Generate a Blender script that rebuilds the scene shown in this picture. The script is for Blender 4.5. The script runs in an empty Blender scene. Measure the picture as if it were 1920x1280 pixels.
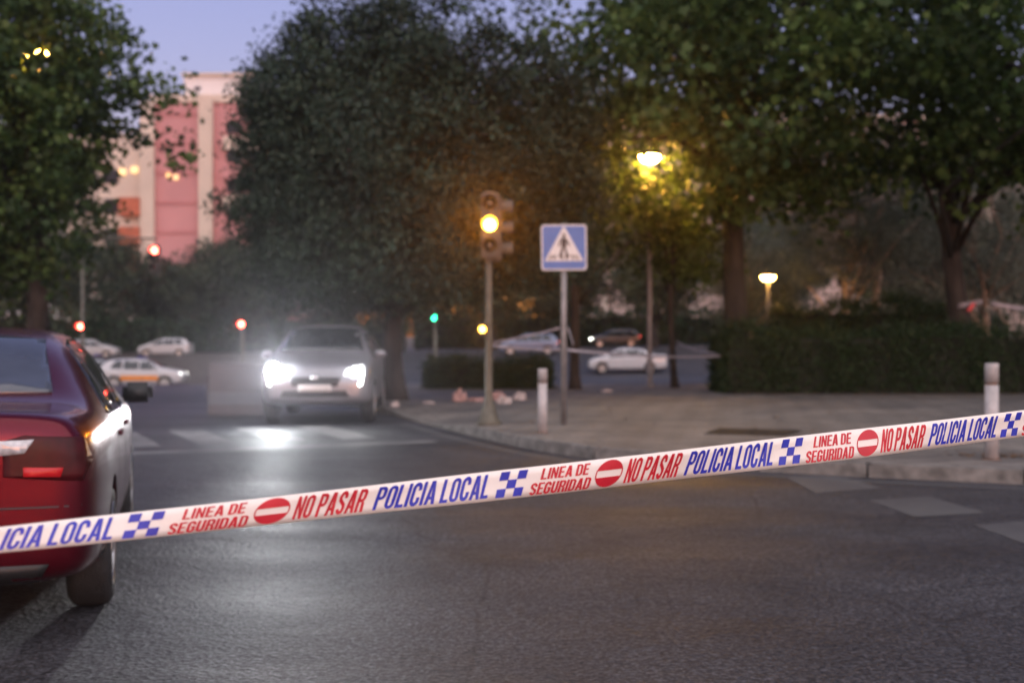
import bpy, bmesh, math, random
import numpy as np
from mathutils import Vector, Matrix
from mathutils.bvhtree import BVHTree
from mathutils.geometry import tessellate_polygon
R = math.radians
random.seed(7)
rng = np.random.default_rng(11)
SC = bpy.context.scene
COL = SC.collection

# ------------------------------------------------------------------ camera
CAM_H = 1.43; FPX = 2240.0; HY = 630.0          # lens measured on a 1920 x 1280 picture
cam_d = bpy.data.cameras.new('camera'); cam = bpy.data.objects.new('camera', cam_d); COL.objects.link(cam)
cam_d.sensor_width = 36.0; cam_d.lens = 36.0 * FPX / 1920.0
cam.location = (0, 0, CAM_H)
cam.rotation_euler = (R(90) - math.atan((640 - HY) / FPX), 0, 0)
cam_d.clip_start = 0.05; cam_d.clip_end = 5000
cam_d.dof.use_dof = True; cam_d.dof.focus_distance = 3.45; cam_d.dof.aperture_fstop = 2.5
SC.camera = cam

# ------------------------------------------------------------------ world and sun
SUN_EL, SUN_ROT = R(2.0), R(165)
W = bpy.data.worlds.new('World'); SC.world = W; W.use_nodes = True
nt = W.node_tree; nt.nodes.clear()
sky = nt.nodes.new('ShaderNodeTexSky'); sky.sky_type = 'NISHITA'; sky.sun_disc = False
sky.sun_elevation = SUN_EL; sky.sun_rotation = SUN_ROT
sky.air_density = 1.0; sky.dust_density = 0.6; sky.ozone_density = 2.0
tint = nt.nodes.new('ShaderNodeMix'); tint.data_type = 'RGBA'; tint.blend_type = 'MULTIPLY'
tint.inputs[0].default_value = 1.0; tint.inputs[7].default_value = (1.32, 0.88, 1.20, 1)
bg = nt.nodes.new('ShaderNodeBackground'); bg.inputs[1].default_value = 0.088
out = nt.nodes.new('ShaderNodeOutputWorld')
nt.links.new(sky.outputs[0], tint.inputs[6]); nt.links.new(tint.outputs[2], bg.inputs[0]); nt.links.new(bg.outputs[0], out.inputs[0])
sun_d = bpy.data.lights.new('sun', 'SUN'); sun_d.energy = 0.9; sun_d.angle = R(150); sun_d.color = (1.0, 0.92, 0.86)
sun = bpy.data.objects.new('sun', sun_d); COL.objects.link(sun)
sun.rotation_euler = (R(90) - R(26), 0, R(12))     # low glow behind the camera
SC.view_settings.view_transform = 'Standard'; SC.view_settings.look = 'None'
SC.view_settings.gamma = 1; SC.view_settings.exposure = 2.15; SC.view_settings.use_curve_mapping = False
SC.render.engine = 'CYCLES'
SC.cycles.use_denoising = True; SC.cycles.sample_clamp_indirect = 4.0
SC.cycles.max_bounces = 6; SC.cycles.transparent_max_bounces = 6; SC.cycles.caustics_reflective = False; SC.cycles.caustics_refractive = False

# ------------------------------------------------------------------ helpers
def at(px, py, Y):
    return Vector(((px - 960) / FPX * Y, Y, CAM_H - (py - HY) / FPX * Y))

_mats = {}
def mat(name, col, rough=0.6, metal=0.0, vary=0.25, vscale=6.0, bump=0.0, bscale=40.0, spec=0.5, coat=0.0, emit=None, estr=0.0, stretch=(1, 1, 1)):
    if name in _mats: return _mats[name]
    m = bpy.data.materials.new(name); m.use_nodes = True; _mats[name] = m
    t = m.node_tree; p = t.nodes['Principled BSDF']
    p.inputs['Roughness'].default_value = rough; p.inputs['Metallic'].default_value = metal
    p.inputs['Specular IOR Level'].default_value = spec; p.inputs['Coat Weight'].default_value = coat
    if coat: p.inputs['Coat Roughness'].default_value = 0.04
    tc = t.nodes.new('ShaderNodeTexCoord'); mp = t.nodes.new('ShaderNodeMapping')
    mp.inputs['Scale'].default_value = stretch
    t.links.new(tc.outputs['Object'], mp.inputs[0])
    n = t.nodes.new('ShaderNodeTexNoise'); n.inputs['Scale'].default_value = vscale; n.inputs['Detail'].default_value = 6
    t.links.new(mp.outputs[0], n.inputs['Vector'])
    r = t.nodes.new('ShaderNodeValToRGB')
    r.color_ramp.elements[0].position = 0.3; r.color_ramp.elements[1].position = 0.7
    r.color_ramp.elements[0].color = tuple(c * (1 - vary) for c in col[:3]) + (1,)
    r.color_ramp.elements[1].color = tuple(min(1, c * (1 + vary)) for c in col[:3]) + (1,)
    t.links.new(n.outputs['Fac'], r.inputs[0]); t.links.new(r.outputs[0], p.inputs['Base Color'])
    if bump:
        n2 = t.nodes.new('ShaderNodeTexNoise'); n2.inputs['Scale'].default_value = bscale; n2.inputs['Detail'].default_value = 8
        t.links.new(mp.outputs[0], n2.inputs['Vector'])
        b = t.nodes.new('ShaderNodeBump'); b.inputs['Strength'].default_value = bump; b.inputs['Distance'].default_value = 0.02
        t.links.new(n2.outputs['Fac'], b.inputs['Height']); t.links.new(b.outputs[0], p.inputs['Normal'])
    if emit:
        p.inputs['Emission Color'].default_value = tuple(emit) + (1,); p.inputs['Emission Strength'].default_value = estr
    return m

def leaf_mat(name, ca, cb, trans=0.25, rough=0.55):
    if name in _mats: return _mats[name]
    m = bpy.data.materials.new(name); m.use_nodes = True; _mats[name] = m
    t = m.node_tree; p = t.nodes['Principled BSDF']; o = t.nodes['Material Output']
    p.inputs['Roughness'].default_value = rough; p.inputs['Specular IOR Level'].default_value = 0.3
    a = t.nodes.new('ShaderNodeAttribute'); a.attribute_name = 'tint'
    mx = t.nodes.new('ShaderNodeMix'); mx.data_type = 'RGBA'
    mx.inputs[6].default_value = tuple(ca) + (1,); mx.inputs[7].default_value = tuple(cb) + (1,)
    t.links.new(a.outputs['Fac'], mx.inputs[0]); t.links.new(mx.outputs[2], p.inputs['Base Color'])
    tr = t.nodes.new('ShaderNodeBsdfTranslucent'); t.links.new(mx.outputs[2], tr.inputs[0])
    ms = t.nodes.new('ShaderNodeMixShader'); ms.inputs[0].default_value = trans
    t.links.new(p.outputs[0], ms.inputs[1]); t.links.new(tr.outputs[0], ms.inputs[2]); t.links.new(ms.outputs[0], o.inputs[0])
    return m

def tag(o, label=None, cat=None, group=None, kind=None):
    if label: o['label'] = label
    if cat: o['category'] = cat
    if group: o['group'] = group
    if kind: o['kind'] = kind
    return o

def empty(name, loc=(0, 0, 0), rz=0.0, label=None, cat=None, group=None):
    o = bpy.data.objects.new(name, None); COL.objects.link(o); o.location = loc; o.rotation_euler = (0, 0, rz)
    o.empty_display_size = 0.2
    return tag(o, label, cat, group)

def link(name, me, parent=None, smooth=False, loc=None):
    o = bpy.data.objects.new(name, me); COL.objects.link(o)
    if parent is not None: o.parent = parent
    if loc is not None: o.location = loc
    if smooth:
        me.polygons.foreach_set('use_smooth', [True] * len(me.polygons))
    return o

def obj(name, bm, mats, parent=None, smooth=False, loc=None, normals=True):
    if normals: bmesh.ops.recalc_face_normals(bm, faces=bm.faces[:])
    me = bpy.data.meshes.new(name); bm.to_mesh(me); bm.free()
    for m in (mats if isinstance(mats, (list, tuple)) else [mats]): me.materials.append(m)
    return link(name, me, parent, smooth, loc)

def box(bm, c, s, rz=0.0, bev=0.0, taper=1.0):
    cx, cy, cz = c; hx, hy, hz = s[0] / 2, s[1] / 2, s[2] / 2
    M = Matrix.Rotation(rz, 3, 'Z')
    vs = []
    for z, k in ((-hz, 1.0), (hz, taper)):
        for x, y in ((-hx, -hy), (hx, -hy), (hx, hy), (-hx, hy)):
            vs.append(bm.verts.new(Vector(c) + M @ Vector((x * k, y * k, z))))
    fs = [bm.faces.new([vs[i] for i in f]) for f in ((3, 2, 1, 0), (4, 5, 6, 7), (0, 1, 5, 4), (1, 2, 6, 5), (2, 3, 7, 6), (3, 0, 4, 7))]
    if bev:
        es = list({e for f in fs for e in f.edges})
        bmesh.ops.bevel(bm, geom=es, offset=bev, segments=2, affect='EDGES')
    return bm

def lathe(bm, prof, seg=20, M=None):
    """prof: (radius, z) pairs; closed at both ends"""
    rings = []
    for r, z in prof:
        ring = []
        for k in range(seg):
            a = 2 * math.pi * k / seg
            v = Vector((r * math.cos(a), r * math.sin(a), z))
            ring.append(bm.verts.new(M @ v if M is not None else v))
        rings.append(ring)
    for a, b in zip(rings, rings[1:]):
        for k in range(seg):
            bm.faces.new((a[k], a[(k + 1) % seg], b[(k + 1) % seg], b[k]))
    bm.faces.new(list(reversed(rings[0]))); bm.faces.new(rings[-1])
    return bm

def tube(bm, pts, radii, seg=8):
    pts = [Vector(p) for p in pts]; rings = []
    for i, p in enumerate(pts):
        d = (pts[min(i + 1, len(pts) - 1)] - pts[max(i - 1, 0)]).normalized()
        u = d.cross(Vector((0, 0, 1)))
        if u.length < 0.05: u = d.cross(Vector((0, 1, 0)))
        u.normalize(); w = d.cross(u)
        if i and w.dot(lw) < 0: u, w = -u, -w
        lw = w
        rings.append([bm.verts.new(p + radii[i] * (math.cos(2 * math.pi * k / seg) * u + math.sin(2 * math.pi * k / seg) * w)) for k in range(seg)])
    for a, b in zip(rings, rings[1:]):
        for k in range(seg):
            bm.faces.new((a[k], a[(k + 1) % seg], b[(k + 1) % seg], b[k]))
    bm.faces.new(list(reversed(rings[0]))); bm.faces.new(rings[-1])
    return bm

def prism(bm, poly, f0, f1, hole=None):
    """solid between two mappings of a 2D outline"""
    loops = [[Vector((x, y, 0)) for x, y in poly]]
    if hole: loops.append([Vector((x, y, 0)) for x, y in hole])
    flat = [v for l in loops for v in l]
    tris = tessellate_polygon(loops)
    A = [bm.verts.new(f0(v.x, v.y)) for v in flat]; B = [bm.verts.new(f1(v.x, v.y)) for v in flat]
    for t in tris:
        bm.faces.new([B[i] for i in t]); bm.faces.new([A[i] for i in reversed(t)])
    k = 0
    for l in loops:
        n = len(l)
        for i in range(n):
            a, b = k + i, k + (i + 1) % n
            try: bm.faces.new((A[a], A[b], B[b], B[a]))
            except ValueError: pass
        k += n
    return bm

# ------------------------------------------------------------------ materials
M_asphalt = None
def asphalt():
    m = bpy.data.materials.new('asphalt'); m.use_nodes = True
    t = m.node_tree; p = t.nodes['Principled BSDF']; N = t.nodes.new; L = t.links.new
    tc = N('ShaderNodeTexCoord')
    big = N('ShaderNodeTexNoise'); big.inputs['Scale'].default_value = 0.5; big.inputs['Detail'].default_value = 5
    mp = N('ShaderNodeMapping'); mp.inputs['Rotation'].default_value = (0, 0, R(-24)); mp.inputs['Scale'].default_value = (0.35, 1.6, 1)
    L(tc.outputs['Object'], mp.inputs[0]); L(mp.outputs[0], big.inputs['Vector'])
    fine = N('ShaderNodeTexNoise'); fine.inputs['Scale'].default_value = 30; fine.inputs['Detail'].default_value = 7; fine.inputs['Roughness'].default_value = 0.85
    L(tc.outputs['Object'], fine.inputs['Vector'])
    vor = N('ShaderNodeTexVoronoi'); vor.inputs['Scale'].default_value = 38; L(tc.outputs['Object'], vor.inputs['Vector'])
    r1 = N('ShaderNodeValToRGB'); e = r1.color_ramp.elements
    e[0].position = 0.3; e[0].color = (0.027, 0.0275, 0.032, 1); e[1].position = 0.75; e[1].color = (0.047, 0.048, 0.054, 1)
    L(big.outputs['Fac'], r1.inputs[0])
    r2 = N('ShaderNodeValToRGB'); e = r2.color_ramp.elements
    e[0].position = 0.42; e[0].color = (0.22, 0.22, 0.22, 1); e[1].position = 0.63; e[1].color = (2.35, 2.3, 2.25, 1)
    L(fine.outputs['Fac'], r2.inputs[0])
    mx = N('ShaderNodeMix'); mx.data_type = 'RGBA'; mx.blend_type = 'MULTIPLY'; mx.inputs[0].default_value = 1
    L(r1.outputs[0], mx.inputs[6]); L(r2.outputs[0], mx.inputs[7])
    ck = N('ShaderNodeTexVoronoi'); ck.feature = 'DISTANCE_TO_EDGE'; ck.inputs['Scale'].default_value = 0.45
    nd = N('ShaderNodeTexNoise'); nd.inputs['Scale'].default_value = 2.5; nd.inputs['Detail'].default_value = 6; L(tc.outputs['Object'], nd.inputs['Vector'])
    mv = N('ShaderNodeMix'); mv.data_type = 'RGBA'; mv.inputs[0].default_value = 0.12
    L(tc.outputs['Object'], mv.inputs[6]); L(nd.outputs['Color'], mv.inputs[7]); L(mv.outputs[2], ck.inputs['Vector'])
    rc = N('ShaderNodeValToRGB'); e = rc.color_ramp.elements; e[0].position = 0.0; e[0].color = (0.45, 0.45, 0.45, 1); e[1].position = 0.006; e[1].color = (1, 1, 1, 1)
    L(ck.outputs['Distance'], rc.inputs[0])
    mx2 = N('ShaderNodeMix'); mx2.data_type = 'RGBA'; mx2.blend_type = 'MULTIPLY'; mx2.inputs[0].default_value = 1
    L(mx.outputs[2], mx2.inputs[6]); L(rc.outputs[0], mx2.inputs[7]); L(mx2.outputs[2], p.inputs['Base Color'])
    cell = N('ShaderNodeTexVoronoi'); cell.inputs['Scale'].default_value = 75; L(tc.outputs['Object'], cell.inputs['Vector'])
    sep = N('ShaderNodeSeparateColor'); L(cell.outputs['Color'], sep.inputs[0])
    rg = N('ShaderNodeValToRGB'); e = rg.color_ramp.elements; e[0].position = 0.15; e[0].color = (.45, .45, .45, 1); e[1].position = .95; e[1].color = (2.0, 2.0, 2.0, 1); L(sep.outputs[0], rg.inputs[0])
    mx3 = N('ShaderNodeMix'); mx3.data_type = 'RGBA'; mx3.blend_type = 'MULTIPLY'; mx3.inputs[0].default_value = 1; L(mx2.outputs[2], mx3.inputs[6]); L(rg.outputs[0], mx3.inputs[7])
    st = N('ShaderNodeTexNoise'); st.inputs['Scale'].default_value = 1.1; st.inputs['Detail'].default_value = 7; st.inputs['Roughness'].default_value = .65; L(tc.outputs['Object'], st.inputs['Vector'])
    rs = N('ShaderNodeValToRGB'); e = rs.color_ramp.elements; e[0].position = 0.34; e[0].color = (.62, .62, .64, 1); e[1].position = .58; e[1].color = (1.06, 1.05, 1.05, 1); L(st.outputs['Fac'], rs.inputs[0])
    mx4 = N('ShaderNodeMix'); mx4.data_type = 'RGBA'; mx4.blend_type = 'MULTIPLY'; mx4.inputs[0].default_value = 1; L(mx3.outputs[2], mx4.inputs[6]); L(rs.outputs[0], mx4.inputs[7]); L(mx4.outputs[2], p.inputs['Base Color'])
    rr = N('ShaderNodeMapRange'); rr.inputs['From Min'].default_value = 0.3; rr.inputs['From Max'].default_value = 0.7
    rr.inputs['To Min'].default_value = 0.44; rr.inputs['To Max'].default_value = 0.68
    L(big.outputs['Fac'], rr.inputs['Value']); L(rr.outputs[0], p.inputs['Roughness'])
    ad = N('ShaderNodeMath'); ad.operation = 'ADD'; L(fine.outputs['Fac'], ad.inputs[0]); L(vor.outputs['Distance'], ad.inputs[1])
    b = N('ShaderNodeBump'); b.inputs['Strength'].default_value = 0.9; b.inputs['Distance'].default_value = 0.011
    L(ad.outputs[0], b.inputs['Height'])
    wv = N('ShaderNodeTexNoise'); wv.inputs['Scale'].default_value = 5; wv.inputs['Detail'].default_value = 4; L(tc.outputs['Object'], wv.inputs['Vector'])
    b2 = N('ShaderNodeBump'); b2.inputs['Strength'].default_value = 1.0; b2.inputs['Distance'].default_value = 0.03
    L(wv.outputs['Fac'], b2.inputs['Height']); L(b2.outputs[0], b.inputs['Normal']); L(b.outputs[0], p.inputs['Normal'])
    p.inputs['Specular IOR Level'].default_value = 0.42
    return m
def pavers():
    m = bpy.data.materials.new('pavers'); m.use_nodes = True
    t = m.node_tree; p = t.nodes['Principled BSDF']; N = t.nodes.new; L = t.links.new
    tc = N('ShaderNodeTexCoord'); mp = N('ShaderNodeMapping'); mp.inputs['Rotation'].default_value = (0, 0, R(-26)); L(tc.outputs['Object'], mp.inputs[0])
    br = N('ShaderNodeTexBrick'); br.inputs['Scale'].default_value = 1.0; br.inputs['Brick Width'].default_value = 0.60; br.inputs['Row Height'].default_value = 0.40
    br.inputs['Mortar Size'].default_value = 0.02; br.inputs['Color1'].default_value = (0.175, 0.163, 0.152, 1); br.inputs['Color2'].default_value = (0.215, 0.198, 0.182, 1)
    br.inputs['Mortar'].default_value = (0.05, 0.046, 0.043, 1); L(mp.outputs[0], br.inputs['Vector'])
    n = N('ShaderNodeTexNoise'); n.inputs['Scale'].default_value = 0.9; n.inputs['Detail'].default_value = 8; L(tc.outputs['Object'], n.inputs['Vector'])
    r = N('ShaderNodeValToRGB'); e = r.color_ramp.elements; e[0].position = 0.32; e[0].color = (0.55, 0.55, 0.56, 1); e[1].position = 0.68; e[1].color = (1.15, 1.1, 1.05, 1)
    L(n.outputs['Fac'], r.inputs[0])
    mx = N('ShaderNodeMix'); mx.data_type = 'RGBA'; mx.blend_type = 'MULTIPLY'; mx.inputs[0].default_value = 1
    L(br.outputs['Color'], mx.inputs[6]); L(r.outputs[0], mx.inputs[7])
    f = N('ShaderNodeTexNoise'); f.inputs['Scale'].default_value = 60; f.inputs['Detail'].default_value = 6; L(tc.outputs['Object'], f.inputs['Vector'])
    r3 = N('ShaderNodeValToRGB'); e = r3.color_ramp.elements; e[0].position = 0.3; e[0].color = (0.6, 0.6, 0.6, 1); e[1].position = 0.7; e[1].color = (1.3, 1.3, 1.3, 1)
    L(f.outputs['Fac'], r3.inputs[0])
    m3 = N('ShaderNodeMix'); m3.data_type = 'RGBA'; m3.blend_type = 'MULTIPLY'; m3.inputs[0].default_value = 1
    L(mx.outputs[2], m3.inputs[6]); L(r3.outputs[0], m3.inputs[7]); L(m3.outputs[2], p.inputs['Base Color'])
    b = N('ShaderNodeBump'); b.inputs['Strength'].default_value = 0.5; b.inputs['Distance'].default_value = 0.006
    L(br.outputs['Fac'], b.inputs['Height']); b.invert = True; L(b.outputs[0], p.inputs['Normal'])
    p.inputs['Roughness'].default_value = 0.75
    return m
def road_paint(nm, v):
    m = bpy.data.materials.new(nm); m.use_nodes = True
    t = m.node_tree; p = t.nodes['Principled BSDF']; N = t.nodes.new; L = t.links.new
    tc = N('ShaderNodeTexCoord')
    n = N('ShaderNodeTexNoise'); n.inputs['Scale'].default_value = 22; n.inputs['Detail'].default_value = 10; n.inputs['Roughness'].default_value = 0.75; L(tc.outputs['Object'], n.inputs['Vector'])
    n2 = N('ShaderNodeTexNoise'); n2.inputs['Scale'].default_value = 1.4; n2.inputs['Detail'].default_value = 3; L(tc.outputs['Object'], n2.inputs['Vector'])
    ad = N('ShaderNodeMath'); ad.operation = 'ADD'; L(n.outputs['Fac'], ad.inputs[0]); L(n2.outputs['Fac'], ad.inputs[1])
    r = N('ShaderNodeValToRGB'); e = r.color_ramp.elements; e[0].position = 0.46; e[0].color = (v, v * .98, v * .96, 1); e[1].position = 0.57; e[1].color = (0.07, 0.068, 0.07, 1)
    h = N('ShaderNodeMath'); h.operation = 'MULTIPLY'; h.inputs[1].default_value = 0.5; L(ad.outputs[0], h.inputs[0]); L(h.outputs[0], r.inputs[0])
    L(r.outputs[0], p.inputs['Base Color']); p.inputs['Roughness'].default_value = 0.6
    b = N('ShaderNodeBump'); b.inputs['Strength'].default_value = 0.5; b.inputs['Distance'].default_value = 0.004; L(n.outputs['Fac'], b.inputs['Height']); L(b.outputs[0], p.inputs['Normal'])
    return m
M_asphalt = asphalt(); M_pavers = pavers(); M_headlit_paint = road_paint('road_paint', .17); M_worn = road_paint('worn_road_paint', .095)  # stop line and left zebra colour brightened to carry the headlight glow
M_soil = mat('soil', (0.07, 0.055, 0.045), 0.95, vary=0.5, vscale=3, bump=0.6, bscale=20)
M_kerb = mat('kerb_stone', (0.17, 0.163, 0.152), 0.8, vary=0.45, vscale=7, bump=0.5, bscale=60)
M_bark = mat('bark', (0.036, 0.029, 0.024), 0.9, vary=0.5, vscale=5, bump=0.9, bscale=14, stretch=(1, 1, 0.3))
M_bark_pale = mat('pale_bark', (0.38, 0.28, 0.22), 0.9, vary=0.4, vscale=5, bump=0.7, bscale=14, stretch=(1, 1, 0.3))
M_pole = mat('galvanised_grey', (0.22, 0.21, 0.21), 0.5, 0.3, vary=0.2, vscale=9)
M_dpole = mat('dark_olive_paint', (0.10, 0.09, 0.065), 0.45, 0.1, vary=0.3, vscale=9)
M_black = mat('black_plastic', (0.015, 0.015, 0.016), 0.5, vary=0.3)
M_rubber = mat('tyre_rubber', (0.018, 0.018, 0.019), 0.75, vary=0.3, vscale=20, bump=0.3, bscale=80)
M_alloy = mat('alloy', (0.42, 0.42, 0.43), 0.28, 0.9, vary=0.1)
M_chrome = mat('chrome', (0.7, 0.7, 0.7), 0.12, 1.0, vary=0.05)
M_glass = mat('car_glass', (0.012, 0.014, 0.016), 0.04, vary=0.2, spec=0.8)
M_rglass = mat('hazy_sky_painted_glass', (0.055, 0.065, 0.085), 0.16, vary=0.25, vscale=3, spec=.8)  # blue base lightened to carry the sky's reflection
M_bollard = mat('bollard_grey_paint', (0.40, 0.38, 0.38), 0.55, vary=0.15, vscale=12, bump=0.15, bscale=60)
M_rust = mat('rusted_band', (0.13, 0.06, 0.03), 0.85, vary=0.6, vscale=25)

# ------------------------------------------------------------------ terrain
YK = [0, 30, 40, 50, 64, 70, 78, 86, 95, 110, 140, 300, 2000]
ZK = [0, 0, -0.12, -0.5, -1.0, -0.85, -0.1, 0.35, 0.35, 0.35, 0.5, 0.8, 1.0]
def gz(x, y):
    z = float(np.interp(y, YK, ZK)); k = min(1.0, max(0.0, (y - 32) / 28.0))
    return z + k * 0.02 * min(20.0, max(-40.0, x))

def grid_sheet(name, xs, ys, zf, m):
    bm = bmesh.new()
    V = [[bm.verts.new((x, y, zf(x, y))) for x in xs] for y in ys]
    for j in range(len(ys) - 1):
        for i in range(len(xs) - 1):
            bm.faces.new((V[j][i], V[j][i + 1], V[j + 1][i + 1], V[j + 1][i]))
    o = obj(name, bm, m, smooth=True, normals=False); o['kind'] = 'structure'; return o
grid_sheet('ground', [-2000, -600, -200, -80, 0, 80, 200, 600, 2000], [-300, -60, 0, 30, 40, 50, 64, 70, 78, 86, 95, 110, 140, 300, 2000], lambda x, y: gz(x, y) - 0.12, M_soil)
grid_sheet('road', [-70, -50, -40, -20, -8, 0, 8, 20, 40, 70], [-25, 0, 10, 20, 30, 32, 40, 45, 50, 57, 64, 67, 70, 74, 78, 82, 86, 95, 110, 128], gz, M_asphalt)

# pavement with its kerb: (x, y, height)
KERB = [(34, -1.8, .14), (20, 4.6, .14), (9.5, 9.42, .14), (4.94, 11.5, .14), (3.6, 12.1, .14), (2.6, 12.62, .14), (1.7, 13.2, .14), (0.95, 13.85, .14), (0.41, 14.75, .14), (-0.05, 15.75, .14),
        (-0.38, 16.6, .13), (-0.72, 17.5, .11), (-1.1, 18.6, .05), (-1.5, 19.6, .025), (-1.95, 20.9, .05), (-2.45, 22.3, .12), (-3.1, 24, .14), (-5.4, 29.5, .14), (-6.0, 31.0, .14)]
def offset_line(P, d):
    res = []
    for i, p in enumerate(P):
        a = Vector(P[max(i - 1, 0)][:2]); b = Vector(P[min(i + 1, len(P) - 1)][:2]); t = (b - a).normalized()
        n = Vector((t.y, -t.x)); res.append((p[0] + n.x * d, p[1] + n.y * d, p[2]))
    return res
inner = offset_line(KERB, 0.15)
bm = bmesh.new()
edge = [bm.verts.new((x, y, z - 0.004)) for x, y, z in inner]
mid = [bm.verts.new((x, y, max(z, .13))) for x, y, z in offset_line(KERB, 1.9)]
for i in range(len(edge) - 1): bm.faces.new((edge[i], edge[i + 1], mid[i + 1], mid[i]))
back = [(-5.2, 31.6), (-3, 32.2), (2, 32.6), (8, 32.6), (20, 32.6), (40, 30)]
far = [bm.verts.new((x, y, 0.13)) for x, y in back]
tri = tessellate_polygon([[v.co.copy() for v in mid] + [v.co.copy() for v in far]])
allv = mid + far
for t in tri: bm.faces.new([allv[i] for i in t])
for f in bm.faces:
    f.normal_update()
    if f.normal.z < 0: f.normal_flip()
o = obj('pavement', bm, M_pavers, normals=False); o['kind'] = 'structure'
bm = bmesh.new()
# kerb stones, about one metre each
acc = []
for a, b in zip(KERB, KERB[1:]):
    n = max(1, round((Vector(b[:2]) - Vector(a[:2])).length / 1.0))
    for k in range(n): acc.append(tuple(a[j] + (b[j] - a[j]) * k / n for j in range(3)))
acc.append(KERB[-1]); inn = offset_line(acc, 0.15)
for i in range(len(acc) - 1):
    a, b, c, d = (Vector(acc[i]), Vector(acc[i + 1]), Vector(inn[i + 1]), Vector(inn[i]))
    g = (b - a).normalized() * 0.012; a = a + g; d = d + g; b = b - g; c = c - g
    j = random.uniform(-.004, .004); vs = []
    for p in (a, b, c, d):
        vs.append(bm.verts.new((p.x, p.y, -0.1)))
    for p in (a, b, c, d): vs.append(bm.verts.new((p.x, p.y, p.z + j)))
    fs = [bm.faces.new([vs[q] for q in f]) for f in ((0, 1, 5, 4), (1, 2, 6, 5), (2, 3, 7, 6), (3, 0, 4, 7), (4, 5, 6, 7))]
    es = [e for e in fs[4].edges]
    bmesh.ops.bevel(bm, geom=es, offset=0.015, segments=2, affect='EDGES')
o = obj('kerb', bm, M_kerb); o['kind'] = 'structure'

def flat(name, quads, z, m):
    bm = bmesh.new()
    for q in quads:
        f = bm.faces.new([bm.verts.new((x, y, z)) for x, y in q]); f.normal_update()
        if f.normal.z < 0: f.normal_flip()
    o = obj(name, bm, m, normals=False); o['kind'] = 'structure'; return o
def gp(px, py, z=0.0):
    Y = (CAM_H - z) * FPX / (py - HY); return ((px - 960) / FPX * Y, Y)
# edge line that follows the kerb, stop line, zebra bars
l0 = offset_line(acc[:-12], -0.28); l1 = offset_line(acc[:-12], -0.42)
flat('edge_line', [[l0[i][:2], l0[i + 1][:2], l1[i + 1][:2], l1[i][:2]] for i in range(len(l0) - 1)], 0.003, M_worn)
A, B = Vector((-9.0, 12.3)), Vector((-0.95, 16.05)); d = (B - A).normalized(); n = Vector((-d.y, d.x))
flat('stop_line', [[A, B, B + n * .38, A + n * .38]], 0.005, M_headlit_paint)
bars = []
for k in range(10):
    q = B - d * (0.55 + 0.98 * k) + n * 1.0
    bars.append([q, q - d * 0.5, q - d * 0.5 + n * 2.6, q + n * 2.6])
flat('zebra_crossing', bars, 0.004, M_headlit_paint); bars = []
bars.append([gp(1470, 893), gp(1575, 893), gp(1655, 916), gp(1530, 925)])
bars.append([gp(1628, 938), gp(1742, 931), gp(1848, 962), gp(1716, 970)])
bars.append([gp(1825, 985), gp(1960, 975), gp(2090, 1010), gp(1950, 1030)])
flat('worn_zebra_crossing', bars, 0.0045, M_worn)
# ------------------------------------------------------------------ printed safety tape
def ring_path(pts, t, closed=False):
    n = len(pts); P = [Vector(p) for p in pts]; left, right = [], []
    for i in range(n):
        if closed: a, b = P[(i - 1) % n], P[(i + 1) % n]
        else: a, b = P[max(i - 1, 0)], P[min(i + 1, n - 1)]
        p = P[i]
        d0 = (p - a).normalized() if (p - a).length else (b - p).normalized()
        d1 = (b - p).normalized() if (b - p).length else d0
        m = (d0 + d1).normalized(); nn = Vector((-m.y, m.x)); c = max(0.5, nn.dot(Vector((-d0.y, d0.x))))
        left.append(tuple(p + nn * (t / 2 / c))); right.append(tuple(p - nn * (t / 2 / c)))
    return left, right
def rr(x0, y0, x1, y1, r, corners=(1, 1, 1, 1), seg=5):
    P = []
    for (cx, cy, a0), on in zip(((x1 - r, y1 - r, 0), (x0 + r, y1 - r, 90), (x0 + r, y0 + r, 180), (x1 - r, y0 + r, 270)), corners):
        if on: P += [(cx + r * math.cos(R(a0 + 90 * k / seg)), cy + r * math.sin(R(a0 + 90 * k / seg))) for k in range(seg + 1)]
        else: P.append((x1 if a0 in (0, 270) else x0, y1 if a0 < 180 else y0))
    return P
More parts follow.
